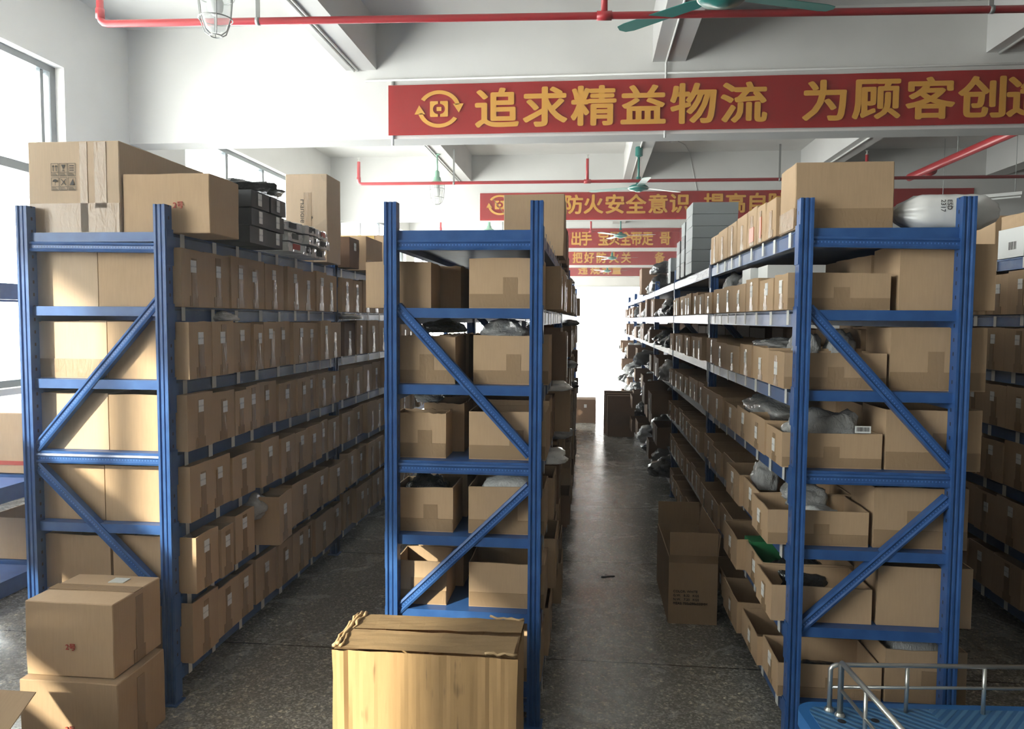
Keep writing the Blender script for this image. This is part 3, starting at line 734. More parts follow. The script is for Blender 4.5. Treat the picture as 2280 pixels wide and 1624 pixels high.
t = thing('barcode_label', 'white barcode label resting on the grey bag, fourth shelf, right rack', 'label', (1.0, YF - .006, ZL[3] + .135), 0)
MB().box(-.028, .028, 0, .001, 0, .026).obj('paper', 'white_box', t)
mb = MB(); x = -.022
while x < .02:
    wd = R.choice([.001, .0015, .0025]); mb.box(x, x + wd, -.0006, 0, .006, .022); x += wd + R.choice([.0012, .002])
mb.obj('bars', 'ink', t)
side_bags([
    (('white cloth in the protruding front carton, third shelf, right rack', .8, .98, YF + .05, YF + .18, ZL[2] + .03, .1), dict(mat='bag_white', seed=3)),
    (('grey bag in the tall carton, third shelf, right rack end', 1.1, 1.36, YF + .04, YF + .2, ZL[2] + .14, .095), dict(mat='bag', seed=2)),
    (('black plastic bag in the second carton, second shelf, right rack', .74, 1.02, 3.06, 3.26, ZL[1] + .05, .11), dict(mat='bag_black', seed=1)),
    (('dark bag in the front carton on the lowest shelf, right rack', .8, 1.04, YF + .02, YF + .17, ZL[0] + .02, .08), dict(mat='bag_black', seed=4)),
    (('grey bag over the cartons on the fifth shelf, right rack', .76, 1.0, 3.25, 3.8, ZL[4] + .12, .06), dict(mat='bag', seed=0)),
    (('clear bag standing behind the front carton, fifth shelf, right rack', .8, .93, 3.06, 3.2, ZL[4] + .1, .12), dict(mat='bag', seed=3)),
    (('second clear bag behind the front carton, fifth shelf, right rack', .94, 1.06, 3.06, 3.2, ZL[4] + .1, .12), dict(mat='bag', seed=2)),
    (('folded grey bags heaped on the fourth shelf of the right rack', .74, 1.02, 3.3, 3.95, ZL[3] + .1, .11), dict(mat='bag', seed=1)),
    (('rounded clear bag on the third shelf, right rack, second carton', .72, .84, 3.3, 3.45, ZL[2] + .1, .13), dict(mat='bag', seed=2)),
    (('clear bag on the third shelf, right rack, behind the white cloth', .78, .98, 3.06, 3.2, ZL[2] + .09, .1), dict(mat='bag', seed=4)),
    (('tall grey bag on the sixth shelf of the right rack, by the bay post', .76, .9, 4.3, 4.5, ZL[5] + .08, .16), dict(mat='bag', seed=0)),
    (('wide grey bag on the sixth shelf of the right rack', .78, 1.0, 3.95, 4.25, ZL[5] + .08, .16), dict(mat='bag', seed=3)),
])
bag('rounded clear cushion pack with pink edging, lowest shelf, right rack end', 1.14, 1.34, YF + .02, YF + .17, ZL[0] + .1, .165, 'bag', 0, None, 2, .12)
t = thing('pink_cord', 'pink curved trim over the cushion pack, lowest shelf, right rack end', 'trim', (1.24, YF + .012, ZL[0] + .225), 0)
MB().tube([(.1 * math.cos(a * PI / 12), 0, .038 * math.sin(a * PI / 12)) for a in range(0, 10)], .0035).obj('cord', 'pink', t)
t = thing('green_box', 'small green box in a carton on the second shelf, right rack', 'box', (.77, 3.42, ZL[1] + .05), .1)
MB().box(-.045, .12, -.05, .05, 0, .095).obj('box_body', 'green_box', t, .002); MB().box(-.0465, -.045, -.03, .03, .03, .07).obj('label_sticker', 'paper', t)
for j, (y, x) in enumerate([(3.42, .86), (3.62, .83)]):
    t = thing('white_box', ['white box behind shallow cartons, sixth shelf, nearer of two', 'white box behind shallow cartons, sixth shelf, farther of two'][j], 'box', (x, y, ZL[5] + .1), 0)
    MB().box(-.1, .14, -.09, .09, 0, .1).obj('box_body', 'white_box', t, .002)
# right rack top
carton('large brown carton at the front of the right rack top', .738, 1.08, YF, 3.05, ZT, .24, 'closed', ['-y:band', '-x:band'], [], 0, None, 'card')
for j, (p, q, h) in enumerate([(3.07, 3.23, .155), (3.24, 3.4, .16), (3.41, 3.6, .17), (3.61, 3.84, .17), (3.86, 4.1, .165), (4.11, 4.38, .165), (4.39, 4.64, .16)]):
    r = carton(f'film-wrapped carton {ORD[j]} behind the large one on right rack top', .725, .99, p, q - .004, ZT, h, 'closed', ['-x'], [], 0, 'wrapped cartons on the right rack top', 'card')
    if j in (1, 2):
        mb = MB(); patch(mb, '-x', .265, q - p, h, -.012 if j == 1 else -.05, .015 if j == 1 else .04, .02, .11 if j == 1 else .085, .0036); o = mb.obj('red_sticker', 'redtape', r); o['label'] = 'orange red sticker'
# white pillow-like bag
bm = bmesh.new(); bmesh.ops.create_uvsphere(bm, u_segments=40, v_segments=24, radius=1)
for v in bm.verts:
    p = v.co.copy(); a = p.z                                 # long axis
    px = a
    prof = (1 - max(0, abs(a) - .55) / .45 * .62) if abs(a) > .55 else 1
    rr = max(.001, math.sqrt(max(0, 1 - a * a))); k = min(1, rr * 2.6)
    ang = math.atan2(p.y, p.x); q = (abs(math.cos(ang)) ** 3 + abs(math.sin(ang)) ** 3) ** (-1 / 3)
    wr = 1 + .05 * noise.noise(Vector((a * 6, ang * 2, 0))) + .06 * (abs(a) > .6) * math.sin(ang * 9)
    v.co = Vector((a * .185, math.cos(ang) * q * k * prof * wr * .085, math.sin(ang) * q * k * prof * wr * .066))
z0 = min(v.co.z for v in bm.verts)
for v in bm.verts: v.co.z -= z0
me = bpy.data.meshes.new('parcel_bag'); bm.to_mesh(me); bm.free()
for p in me.polygons: p.use_smooth = True
t = thing('parcel_bag', 'white plastic-wrapped parcel bag at the front of right rack top', 'bag', (1.3, YF + .1, ZT), 0)
link('bag_body', me, 'bag_white', t)
text('bag_print', 'ESD\n2317', .022, 'ink', t, (-.03, -.088, .105), (PI / 2, PI / 2, 0))
# grey stack and dark film-wrapped piles further back
for k in range(6):
    t = thing('grey_box', f'flat grey box, {["lowest", "second", "third", "fourth", "fifth", "topmost"][k]} of the film-wrapped stack on right rack', 'box', (.87, 5.55, ZT + k * .082), R.uniform(-.01, .01), 'grey boxes stacked on the right rack top')
    MB().box(-.16, .15, -.17, .17, 0, .0795).obj('box_body', 'grey_box', t, .003)
    MB().box(-.164, -.162, -.172, .172, .004, .078).obj('clear_film', 'film', t)
for j, (y, hs) in enumerate([(5.8, (.11, .1, .1, .1)), (6.1, (.1, .1, .1)), (6.75, (.1, .12)), ]):
    z = ZT
    for k, h in enumerate(hs):
        t = thing('wrapped_pack', f'dark film-wrapped pack, {ORD[k]} up in the {["nearest", "middle", "farthest"][j]} dark pile, right rack', 'pack', (.83, y + .1, z), 0, 'dark wrapped packs on the right rack top')
        MB().box(-.12, .12, -.1, .1, 0, h - .003).obj('pack_body', 'black' if k % 2 == 0 else 'grey_box', t, .01)
        MB().box(-.135, -.127, -.105, .105, .004, h - .01).obj('clear_film', 'film', t)
        z += h
carton('brown carton standing tall at the far end of the right rack top', .66, .98, 9.7, 10.1, ZT, .33, 'closed', [], [], 0, None, 'card_dark')
for j, (y, z, h) in enumerate([(8.6, 0, .2), (8.6, .2, .15), (9.2, 0, .17)]):
    bag(f'black film-wrapped bundle on right rack top, {["nearest lower", "nearest upper", "farther"][j]} one', .69, 1.0, y, y + .45, ZT + z, h, 'bag_black', 0, None, j, .25, 'wrapped_bundle', 'bundle')
# right rack, far bays: shoes, bags and dark cartons crowding the shelves
kinds = ['bag_black', 'bag', 'dark', 'bag_black', 'bag']
for k in range(6):
    c = 0
    for b in (2, 3, 4, 5):
        y = Y0 + BAY * b + RD + .02; end = Y0 + BAY * (b + 1) - .02
        while y < end - .2:
            wd = min(R.uniform(.28, .5), end - y); c += 1
            x0 = .70 - (R.uniform(0, .16) if k < 4 else R.uniform(0, .05))
            h = R.uniform(.1, .22)
            if R.random() < .4:
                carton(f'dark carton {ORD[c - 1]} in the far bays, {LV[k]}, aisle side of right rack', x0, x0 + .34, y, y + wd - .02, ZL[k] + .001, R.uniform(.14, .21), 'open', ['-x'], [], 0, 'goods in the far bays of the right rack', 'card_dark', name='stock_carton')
            else:
                m = R.choice(kinds)
                bag(f'{"black" if m == "bag_black" else "grey" if m == "bag" else "dark cloth"} bundle {ORD[c - 1]} in the far bays, {LV[k]}, aisle side of right rack', x0, x0 + .36, y, y + wd - .02, ZL[k], h, m, 0, 'goods in the far bays of the right rack', R.randrange(5), .4, 'wrapped_bundle', 'bundle')
            y += wd
# --- far right rack
G_F = 'cartons on the rack farthest right'
for k in range(6):
    y = YF; i = 0
    while y < Y0 + BAY * 2 - .3:
        wd = R.uniform(.22, .28)
        if not (Y0 + BAY - wd - .01 < y < Y0 + BAY + RD + .01):
            carton(f'shaded carton {ORD[i]} from the front, {LV[k]}, rack farthest right', 2.13 + R.uniform(-.01, .01), 2.72, y, y + wd - .004, ZL[k] + .001, R.uniform(.2, .23), 'open', ['-x'], ['-x'], 0, G_F, 'card', name='stock_carton')  # deepened to fill the rack so that no light leaks through
        i += 1; y += wd
t = thing('white_box', 'white box with a barcode on the top of the rack farthest right', 'box', (2.3, 4.12, ZT), 0)
MB().box(-.15, .15, -.12, .12, 0, .15).obj('box_body', 'white_box', t, .002)
mb = MB()
for q in range(9): mb.box(-.151, -.15, -.05 + q * .008, -.05 + q * .008 + R.choice([.002, .004]), .04, .08)
mb.obj('barcode', 'ink', t)
carton('brown carton on the white box, rack farthest right', 2.16, 2.45, 4.0, 4.24, ZT + .151, .07, 'closed', [], [], 0, None, 'card')
carton('brown carton behind the white box, rack farthest right', 2.16, 2.45, 4.3, 4.6, ZT, .24, 'closed', [], [], 0, None, 'card')
t = thing('wrapped_tubes', 'black curved tubes in clear film on the top of the rack farthest right', 'tubes', (2.3, 4.62, ZT), 0)
for q in range(2): MB().tube([(-.14, .05 + q * .12, .02), (-.14, .05 + q * .12, .13), (-.1, .05 + q * .12, .17), (.1, .05 + q * .12, .17)], .018).obj('tube', 'black', t, 0, True)

# ---------------------------------------------------------------- shelf by the window wall
LY0 = 4.02 - 1.95 * 3  # run lengthened out of view behind the camera to block low sun
t = thing('low_rack', 'blue shelving by the window wall holding printed boxes', 'rack', (-3.79, LY0, 0))
for yy in range(5):
    yy *= 1.95
    for xx in (0, .553): MB().prism([(xx, yy), (xx + .047, yy), (xx + .047, yy + .06), (xx, yy + .06)], 0, 2.0).obj('upright', 'blue_slot', t)
for j in range(4):
    for k, z in enumerate((.1, .62, 1.74)):
        p, q = j * 1.95 + .06, (j + 1) * 1.95
        MB().box(.02, .58, p, q, z - .03, z).obj('shelf_panel', 'blue', t)
        for xx in (.0, .565): MB().box(xx, xx + .04, p, q, z - .085, z + .004).obj('shelf_beam', 'blue', t)
LB = LY0 * -1 + 4.02
a, b = Vector((.603, LB + .03, 1.62)), Vector((.603, LB + 1.6, .66)); d = b - a
o = MB().box(-.004, .026, 0, d.length, -.02, .02).obj('brace', 'blue', t); o.location = a; o.rotation_euler = (math.atan2(d.z, d.y), 0, 0)
MB().box(.606, .609, LB + .18, LB + .26, 1.67, 1.735).obj('shelf_tag', 'tag', t)
y = LY0 + .1
for q in range(5):  # unseen cartons added to block low light from the windows
    for k, (z, h) in ((0, (.626, .5)),):
        carton(f'carton {ORD[q]} along the {["middle", "top"][k]} window shelf by the viewpoint, unseen, added to block light', -3.76, -3.25, y, y + .93, z, h, 'closed', [], [], 0, 'added cartons on the window shelf by the viewpoint', 'card')
    y += .955
r = carton('orange-brown carton with red stripes on the window shelf', -3.62, -3.2, 4.1, 4.6, .626, .36, 'closed', [], [], 0, None, 'card')
mb = MB(); patch(mb, '+x', .42, .5, .36, -.25, .25, .05, .075); patch(mb, '+x', .42, .5, .36, -.25, .25, .025, .038); patch(mb, '-y', .42, .5, .36, -.21, .21, .05, .075); o = mb.obj('red_stripes', 'redink', r)
r = thing('shallow_tray', 'white picture-printed tray box on the striped carton, window shelf', 'box', (-3.41, 4.35, .987), 0)
MB().box(-.2, .2, -.24, .24, 0, .08).obj('box_body', 'white_box', r, .002)
mb = MB()
for q in range(3): mb.box(.2, .2008, -.2 + q * .13, -.11 + q * .13, .012, .07)
mb.obj('printed_pictures', 'card_dark', r)
carton('open brown carton on the lowest window shelf', -3.6, -3.15, 4.1, 4.6, .105, .25, 'open', [], [], 0, None, 'card')
carton('second open carton on the lowest window shelf', -3.6, -3.2, 4.62, 5.1, .105, .25, 'open', [], [], 0, None, 'card')

# ---------------------------------------------------------------- floor cartons
for j in range(2):
    off = (.0, .0) if j else (.03, -.03)
    x0, x1, y0, y1 = -2.02 + off[0] + (.035 if j else 0), -1.63 + off[0] - (.02 if j else .02), 2.42 + off[1], 2.71 + off[1]
    r = carton(['brown carton with red stamp on the floor, lower of two by left rack', 'brown carton with red stamp and lid label, upper of two by left rack'][j], x0, x1, y0, y1, j * .284, (.281, .268)[j], 'closed', ['+x'], [], math.radians(0), 'two stacked floor cartons', 'card')
    dd = y1 - y0
    text('red_stamp', '2号', .026, 'redink', r, (-.014, -dd / 2 - .002, .1), UP, .0006)
    if j:
        mb = MB(); patch(mb, 'top', x1 - x0, dd, .268, .01, .07, .06, .11, .0034); mb.obj('label_sticker', 'tag', r)
        mb = MB(); patch(mb, 'top', x1 - x0, dd, .268, -.17, .17, -.025, .03, .0022); mb.obj('packing_tape', 'tape', r)
# battered carton in front of the middle rack
W2, D2, H2 = .6, .27, .5
t = thing('battered_carton', 'large battered brown carton with split top flaps on the floor', 'box', (-.515, 2.44, 0), 0)
mb = MB(); mb.box(-W2 / 2, W2 / 2, -D2 / 2, D2 / 2, 0, H2 - .012)
bm = mb.bm
bm.faces.ensure_lookup_table()
topf = [f for f in bm.faces if all(v.co.z > .4 for v in f.verts)]
bmesh.ops.delete(bm, geom=topf, context='FACES_ONLY')
bmesh.ops.subdivide_edges(bm, edges=bm.edges[:], cuts=47, use_grid_fill=True)
for v in bm.verts:
    p = v.co
    k = noise.noise(Vector((p.x * 9, p.y * 9, p.z * 2.2))) * .007 + noise.noise(Vector((p.x * 40, p.y * 40, p.z * 3))) * .003
    if p.y < -D2 / 2 + .001:
        p.y -= k + sum(a_ * math.exp(-((p.x - c_ + .01 * noise.noise(Vector((0, c_ * 9, p.z * 3)))) / w_) ** 2) for c_, a_, w_ in ((-.265, .006, .01), (-.243, -.005, .009), (-.06, .0012, .004), (.07, -.001, .004), (.195, .003, .006), (.215, -.003, .006), (.25, .003, .007)))
    if abs(p.x) > W2 / 2 - .001: p.x += math.copysign(k, p.x)
o = mb.obj('box_body', 'card_old', t, 0, False)
def crumple(name, pts, r, mat='card_lit'):
    mb = MB(); q = [Vector(p) + Vector((R.uniform(-1, 1), R.uniform(-1, 1), R.uniform(-1, 1))) * .004 for p in pts]
    mb.tube(q, [r * R.uniform(.6, 1.3) for _ in q], 7); o = mb.obj(name, mat, t, 0, True); return o
for dx, dz in ((-.298, .5), (-.286, .506), (-.274, .503)):
    crumple('crushed_edge', [(dx + .003 * math.sin(i), -.137 + .27 * i / 14, dz) for i in range(15)], .006)
crumple('torn_edge', [(.2 + .1 * i / 8, -.139, .501 + R.uniform(0, .003)) for i in range(9)], .004)
crumple('torn_edge', [(.18 + .12 * i / 8, .136, .505 + R.uniform(0, .005)) for i in range(9)], .005)
MB().box(.1, .115, -.1405, -.136, .2, .215).obj('puncture', 'card_dark', t)
def flap(name, pts, th=.005, n=14, amp=.004):
    """one top flap: a quad given by four corners (front-left, front-right, back-right, back-left), crumpled"""
    bm = bmesh.new(); P = [Vector(p) for p in pts]; g = []
    for i in range(n + 1):
        row = []
        for j in range(7):
            u, v = i / n, j / 6
            p = P[0].lerp(P[1], u).lerp(P[3].lerp(P[2], u), v)
            p.z += noise.noise(Vector((p.x * 12, p.y * 22, 3))) * amp
            if j in (0, 6): p.y += noise.noise(Vector((p.x * 30, j, 1))) * .004
            row.append(bm.verts.new(p))
        g.append(row)
    for i in range(n):
        for j in range(6): bm.faces.new((g[i][j], g[i + 1][j], g[i + 1][j + 1], g[i][j + 1]))
    r = bmesh.ops.solidify(bm, geom=bm.faces[:], thickness=th)
    bmesh.ops.recalc_face_normals(bm, faces=bm.faces)
    me = bpy.data.meshes.new(name); bm.to_mesh(me); bm.free()
    return link(name, me, 'card_lit', t)
flap('top_flap', [(-.302, -.14, .497), (.29, -.142, .5), (.296, -.026, .512), (-.29, -.006, .505)])
flap('top_flap', [(-.29, -.001, .505), (.3, .016, .508), (.302, .137, .502), (-.298, .137, .498)])
flap('end_flap', [(-.297, -.135, .49), (-.17, -.12, .488), (-.17, .12, .488), (-.297, .135, .49)], n=6)
flap('end_flap', [(.17, -.12, .488), (.297, -.135, .489), (.297, .135, .489), (.17, .12, .488)], n=6)
# carton corner in the near left
t = carton('near open carton with a raised flap, corner of the picture beside the stack', -2.09, -1.70, 1.62, 1.99, 0, .33, 'open', [], [], 0, None, 'card')
o = MB().box(-.19, .19, 0, .004, 0, .14).obj('flap', 'card', t); o.location = (0, .185, .325); o.rotation_euler = (math.radians(-62), 0, 0)
# aisle carton with flaps up
t = carton('tall open carton with printed weights standing in the far aisle', .425, .672, 3.85, 4.5, 0, .345, 'open', [], [], 0, None, 'card')
cx, cy = .5485, 4.175
o = MB().box(-.12, .12, -.002, .002, 0, .135).obj('flap', 'card', t); o.location = (0, -.323, .345); o.rotation_euler = (math.radians(3), 0, 0)
o = MB().box(-.12, .12, -.002, .002, 0, .135).obj('flap', 'card', t); o.location = (0, .323, .345); o.rotation_euler = (math.radians(-4), 0, 0)
o = MB().box(-.002, .002, -.32, .32, 0, .12).obj('flap', 'card', t); o.location = (.1215, 0, .345); o.rotation_euler = (0, math.radians(6), 0)
mb = MB(); mb.box(-.122, .122, -.3262, -.3254, .32, .36); mb.obj('packing_tape', 'tape', t)
for q, s in enumerate(['COLOR: WHITE', 'G.W.   8.32   KGS', 'N.W.   7.20   KGS', 'MEAS: 735x290x330MM']):
    text('printed_line', s, .0175, 'ink', t, (-.1, -.3262, .165 - q * .021), UP, .0003)
t2 = thing('paper_slip', 'small white paper slip inside the tall aisle carton', 'paper', (.53, 4.05, .2), .3)
MB().box(-.03, .03, -.02, .02, 0, .001).obj('paper', 'white_box', t2)
for q in range(1): bag('grey packing bag inside the tall aisle carton', .44, .66, 3.9, 4.3, .006, .19, 'dark', 0, None, 0, .1)
carton('brown carton on the floor at the end of the middle rack', -.22, .12, 11.35, 11.7, 0, .36, 'closed', [], ['-y'], 0, None, 'card_dark')
for j in range(3):
    t = thing('flat_carton', ['dark flattened carton nearest the shelves in the aisle', 'dark flattened carton in the middle of the leaning set', 'dark flattened carton farthest back in the aisle set'][j], 'box', (.44, 10.12 + j * .12, 0), 0, 'dark cartons standing in the aisle')
    MB().box(-.18 - .02 * j, .18, -.05, .05, 0, .55 + .02 * j).obj('box_body', 'card_dark', t, .004)
t = thing('floor_debris', 'small black scrap lying on the terrazzo aisle', 'debris', (.13, 4.52, 0), .4)
MB().prism([(-.04, .0), (-.01, .012), (.0, .03), (.01, .01), (.045, -.012), (.01, -.006), (-.01, -.01)], 0, .006).obj('scrap', 'black', t)

# ---------------------------------------------------------------- platform cart
CX0, CX1, CY0, CY1, CZ = .755, 1.66, 2.02, 2.695, .22
t = thing('platform_cart', 'blue plastic platform cart with galvanised guard rails before right rack', 'cart', ((CX0 + CX1) / 2, (CY0 + CY1) / 2, 0), math.radians(4.0))
hx, hy = (CX1 - CX0) / 2, (CY1 - CY0) / 2
def rrect(hx, hy, r, n=6):
    out = []
    for cx, cy, a0 in ((hx - r, hy - r, 0), (-hx + r, hy - r, 90), (-hx + r, -hy + r, 180), (hx - r, -hy + r, 270)):
        for i in range(n + 1):
            a = math.radians(a0 + 90 * i / n); out.append((cx + r * math.cos(a), cy + r * math.sin(a)))
    return out
MB().prism(rrect(hx, hy, .07), CZ - .055, CZ).obj('deck', 'cartblue', t, .012)
MB().prism(rrect(hx - .035, hy - .035, .04), CZ, CZ + .0015).obj('ribbed_mat', 'cart', t)
for q, (x, y) in enumerate([(-hx + .12, hy - .13), (-hx + .235, hy - .12)]):
    MB().lathe([(.014, 0), (.014, .0012)], (x, y, CZ + .001), 14).obj('drain_hole', 'black', t)
RZ = .39
xa, yb = -hx + .105, hy - .06
rail = MB(); rail.tube([(xa, yb, CZ), (xa, yb, RZ - .022), (xa + .006, yb, RZ - .012), (xa + .02, yb, RZ - .006), (hx - .06, yb, RZ)], .008, 10).obj('guard_rail', 'galv', t, 0, True)
MB().tube([(xa, yb, CZ + .085), (hx - .06, yb, CZ + .095)], .0055, 8).obj('guard_rail', 'galv', t, 0, True)
for x in (.26, .52, .76): MB().tube([(xa + x, yb, CZ), (xa + x, yb, RZ - .004)], .007, 8).obj('rail_post', 'galv', t, 0, True)
xl, yl = xa + .022, yb - .035
MB().tube([(xl, yl, CZ), (xl, yl, RZ + .01), (xl, yl - .006, RZ + .018), (xl, yl - .02, RZ + .02), (xl, -hy + .06, RZ + .02)], .0095, 10).obj('guard_rail', 'galv', t, 0, True)
MB().tube([(xl, yl, CZ + .095), (xl, -hy + .06, CZ + .095)], .006, 8).obj('guard_rail', 'galv', t, 0, True)
for y in (.19, .42): MB().tube([(xl, yl - y, CZ), (xl, yl - y, RZ + .02)], .007, 8).obj('rail_post', 'galv', t, 0, True)
for x, y in ((xl, yl), (xa, yb)): MB().lathe([(.017, 0), (.017, .006), (.012, .014), (.01, .014)], (x, y, CZ), 14).obj('socket', 'galv', t)
for sx in (-1, 1):
    for sy in (-1, 1):
        c = MB(); c.box(-.02, .02, -.03, .03, .1, .166); o = c.obj('caster', 'steel', t); o.location = (sx * (hx - .12), sy * (hy - .12), 0)
        w = MB().tube([(-.016, 0, .05), (.016, 0, .05)], .05, 18).obj('wheel', 'black', o)
# ---------------------------------------------------------------- ceiling services
def sprinkler_line(label, xa, ya, xb, yb, risers, hangers, z=3.6):
    t = thing('sprinkler_pipe', label, 'pipe', (xa, ya, z)); L = math.hypot(xb - xa, yb - ya); t.rotation_euler = (0, 0, math.atan2(yb - ya, xb - xa))
    MB().tube([(0, 0, .33), (0, 0, .05), (.008, 0, .02), (.022, 0, .006), (.05, 0, 0), (L, 0, 0)], .024, 14).obj('pipe_run', 'red', t, 0, True)
    MB().tube([(0, 0, .10), (0, 0, .035)], .03, 14).obj('pipe_fitting', 'red', t, 0, True)
    for x in [0] + risers:
        if x:
            MB().tube([(x, 0, 0), (x, 0, .33)], .022, 12).obj('riser', 'red', t, 0, True)
            MB().tube([(x - .05, 0, 0), (x + .05, 0, 0)], .031, 14).obj('pipe_fitting', 'red', t, 0, True)
        MB().lathe([(.02, .33), (.02, .345), (.008, .35), (.008, .38), (.022, .384), (.022, .388)], (x, 0, 0), 12).obj('sprinkler_head', 'galv', t)
    for x, top in hangers:
        MB().box(x - .014, x + .014, -.003, .003, 0, top).obj('hanger_strap', 'steel', t)
        MB().tube([(x - .014, 0, 0), (x + .014, 0, 0)], .027, 14).obj('pipe_clip', 'steel', t, 0, True)
sprinkler_line('red sprinkler pipe crossing nearest, under the ceiling joists', -3.41, 5.03, 11.5, 5.72, [3.49, 7.3], [(1.12, .5), (6.0, .5)])
sprinkler_line('red sprinkler pipe crossing the second bay, behind the lettered logistics banner', -3.5, 11.22, 11.0, 11.3, [3.45, 7.4], [(1.46, .5), (6.2, .5)])
sprinkler_line('red sprinkler pipe crossing the third bay, partly behind cartons', -3.48, 17.45, 11.0, 17.5, [3.5, 7.4], [(1.46, .5)])
t = thing('main_pipe', 'thick red main pipe running away overhead on the right', 'pipe', (4.86, 2.0, 3.72))
MB().tube([(0, -8, .0), (-.12, 9.9, 0)], .055, 16).obj('pipe_run', 'red', t, 0, True)
for y in (3.5, 6.9, 9.4): MB().tube([(-.04, y - .06, 0), (-.04, y + .06, 0)], .072, 16).obj('pipe_coupling', 'red', t, 0, True)
for y in (1.0, 5.2, 8.6): MB().tube([(-.04, y, 0), (-.04, y, ZC - 3.72)], .008, 8).obj('hanger_rod', 'steel', t)
# caged lamps
def cage_lamp(label, x, y, group):
    t = thing('cage_lamp', label, 'lamp', (x, y, 4.1), 0, group)
    MB().lathe([(.05, 0), (.05, -.008), (.015, -.02), (.015, -.03)], n=14).obj('ceiling_mount', 'lampgreen', t)
    MB().tube([(0, 0, -.01), (0, 0, -.27)], .013, 10).obj('stem', 'lampgreen', t, 0, True)
    MB().lathe([(.02, -.25), (.036, -.27), (.036, -.34), (.055, -.36), (.06, -.40), (.1, -.43), (.125, -.445), (.125, -.46), (.1, -.462)], n=22).obj('lamp_cap', 'lampgreen', t, 0, True)
    MB().lathe([(.095, -.455), (.096, -.55), (.085, -.66), (.06, -.725), (.02, -.745), (.001, -.746)], n=22).obj('glass_bowl', 'bowl', t, 0, True)
    MB().lathe([(.03, -.46), (.034, -.52), (.05, -.56), (.045, -.61), (.02, -.64), (.001, -.643)], n=16).obj('bulb', 'white_box', t, 0, True)
    for k in range(6):
        a = k * PI / 3; MB().tube([(math.cos(a) * r, math.sin(a) * r, z) for r, z in ((.112, -.455), (.112, -.56), (.1, -.67), (.072, -.74), (.035, -.765))], .0042, 6).obj('cage_bar', 'steel', t)
    for r, z in ((.113, -.53), (.102, -.665), (.036, -.766)): MB().tube([(math.cos(q * PI / 12) * r, math.sin(q * PI / 12) * r, z) for q in range(24)], .0042, 6, True).obj('cage_ring', 'steel', t)
cage_lamp('caged green lamp hanging nearest, in front of the logistics banner beam', -2.36, 4.62, 'caged lamps')
cage_lamp('caged green lamp hanging in the second bay beside the pipe riser', -2.36, 11.55, 'caged lamps')
cage_lamp('small caged lamp far off above the middle rack', -2.36, 17.6, 'caged lamps')
# ceiling fans
def fan(label, x, y, zh, rz, blade, group='ceiling fans'):
    t = thing('ceiling_fan', label, 'fan', (x, y, 4.1), math.radians(rz), group); h = 4.1 - zh
    MB().lathe([(.05, 0), (.055, -.01), (.055, -.13), (.03, -.14), (.03, -.145)], n=18).obj('canopy_cup', 'fan', t)
    MB().tube([(0, 0, -.13), (0, 0, -h + .1)], .016, 12).obj('down_rod', 'fan', t, 0, True)
    MB().lathe([(.028, -h + .17), (.034, -h + .165), (.036, -h + .08), (.05, -h + .06), (.11, -h + .045), (.145, -h + .02), (.15, -h), (.135, -h - .02), (.08, -h - .03), (.05, -h - .045), (.03, -h - .05), (.001, -h - .05)], n=28).obj('motor_housing', 'fan', t, 0, True)
    MB().lathe([(.152, -h + .004), (.156, -h), (.152, -h - .004)], n=28).obj('trim_ring', 'galv', t, 0, True)
    for k in range(3):
        b = MB(); P = [(.13, -.03), (.2, -.055), (.72, -.062), (.78, -.045), (.8, 0), (.78, .05), (.72, .062), (.2, .055), (.13, .03)]
        b.prism(P, -.002, .002); o = b.obj('fan_blade', blade, t); o.location = (0, 0, -h + .015); o.rotation_euler = (math.radians(5), 0, 2 * PI / 3 * k); o.rotation_mode = 'XYZ'
fan('green ceiling fan nearest, hanging over the aisle at the picture top', .8, 4.9, 3.57, 20, 'fan')
fan('green ceiling fan in the second bay, before the fire-safety banner', .7, 11.3, 3.5, 35, 'blade')
fan('green ceiling fan in the third bay, before the bargain banner', .7, 17.6, 3.5, -10, 'blade')
fan('small green ceiling fan in the fourth bay, before the fire-gate banner', .7, 23.9, 3.5, -8, 'blade')
fan('tiny farthest green ceiling fan above the bright far end', .7, 30.2, 3.5, -12, 'blade')
# conduits
def conduit(label, pts, r=.011, n=1, gap=.04):
    t = thing('conduit', label, 'pipe', pts[0])
    for k in range(n):
        o = Vector((k * gap, 0, 0)); MB().tube([Vector(p) - Vector(pts[0]) + o for p in pts], r, 8).obj('conduit_run', 'pvc', t, 0, True)
conduit('pair of white conduits along the joist nearest the windows', [(-2.42, 1.7, 4.088), (-2.42, 7.62, 4.088)], n=2)
conduit('pair of white conduits along the second bay joist above the lamp', [(-2.42, 7.95, 4.088), (-2.42, 13.88, 4.088)], n=2)
conduit('white conduit along the joist beside the nearest fan', [(.72, 1.7, 4.088), (.72, 7.6, 4.088), (.72, 7.617, 4.07), (.72, 7.617, 3.36)])
conduit('white conduit along the second bay joist above the fan', [(.72, 7.95, 4.088), (.72, 13.88, 4.088)])
conduit('white conduit along the joist on the right, first bay', [(3.8, 1.7, 4.088), (3.8, 7.62, 4.088)], .013)
conduit('white conduit along the joist on the right, second bay', [(3.8, 7.95, 4.088), (3.8, 13.88, 4.088)], .013)
conduit('white conduit running above the logistics banner', [(-2.3, 7.622, 3.985), (8.0, 7.622, 3.985)])
conduit('short white conduit behind the left end of logistics banner', [(-2.02, 7.622, 3.97), (-2.02, 7.622, 3.33)], .015)
t = thing('smoke_detector', 'round smoke detector on the second bay ceiling', 'detector', (1.36, 12.9, ZC))
MB().lathe([(.07, 0), (.07, -.02), (.055, -.05), (.001, -.055)], n=20).obj('detector_body', 'pvc', t, 0, True)
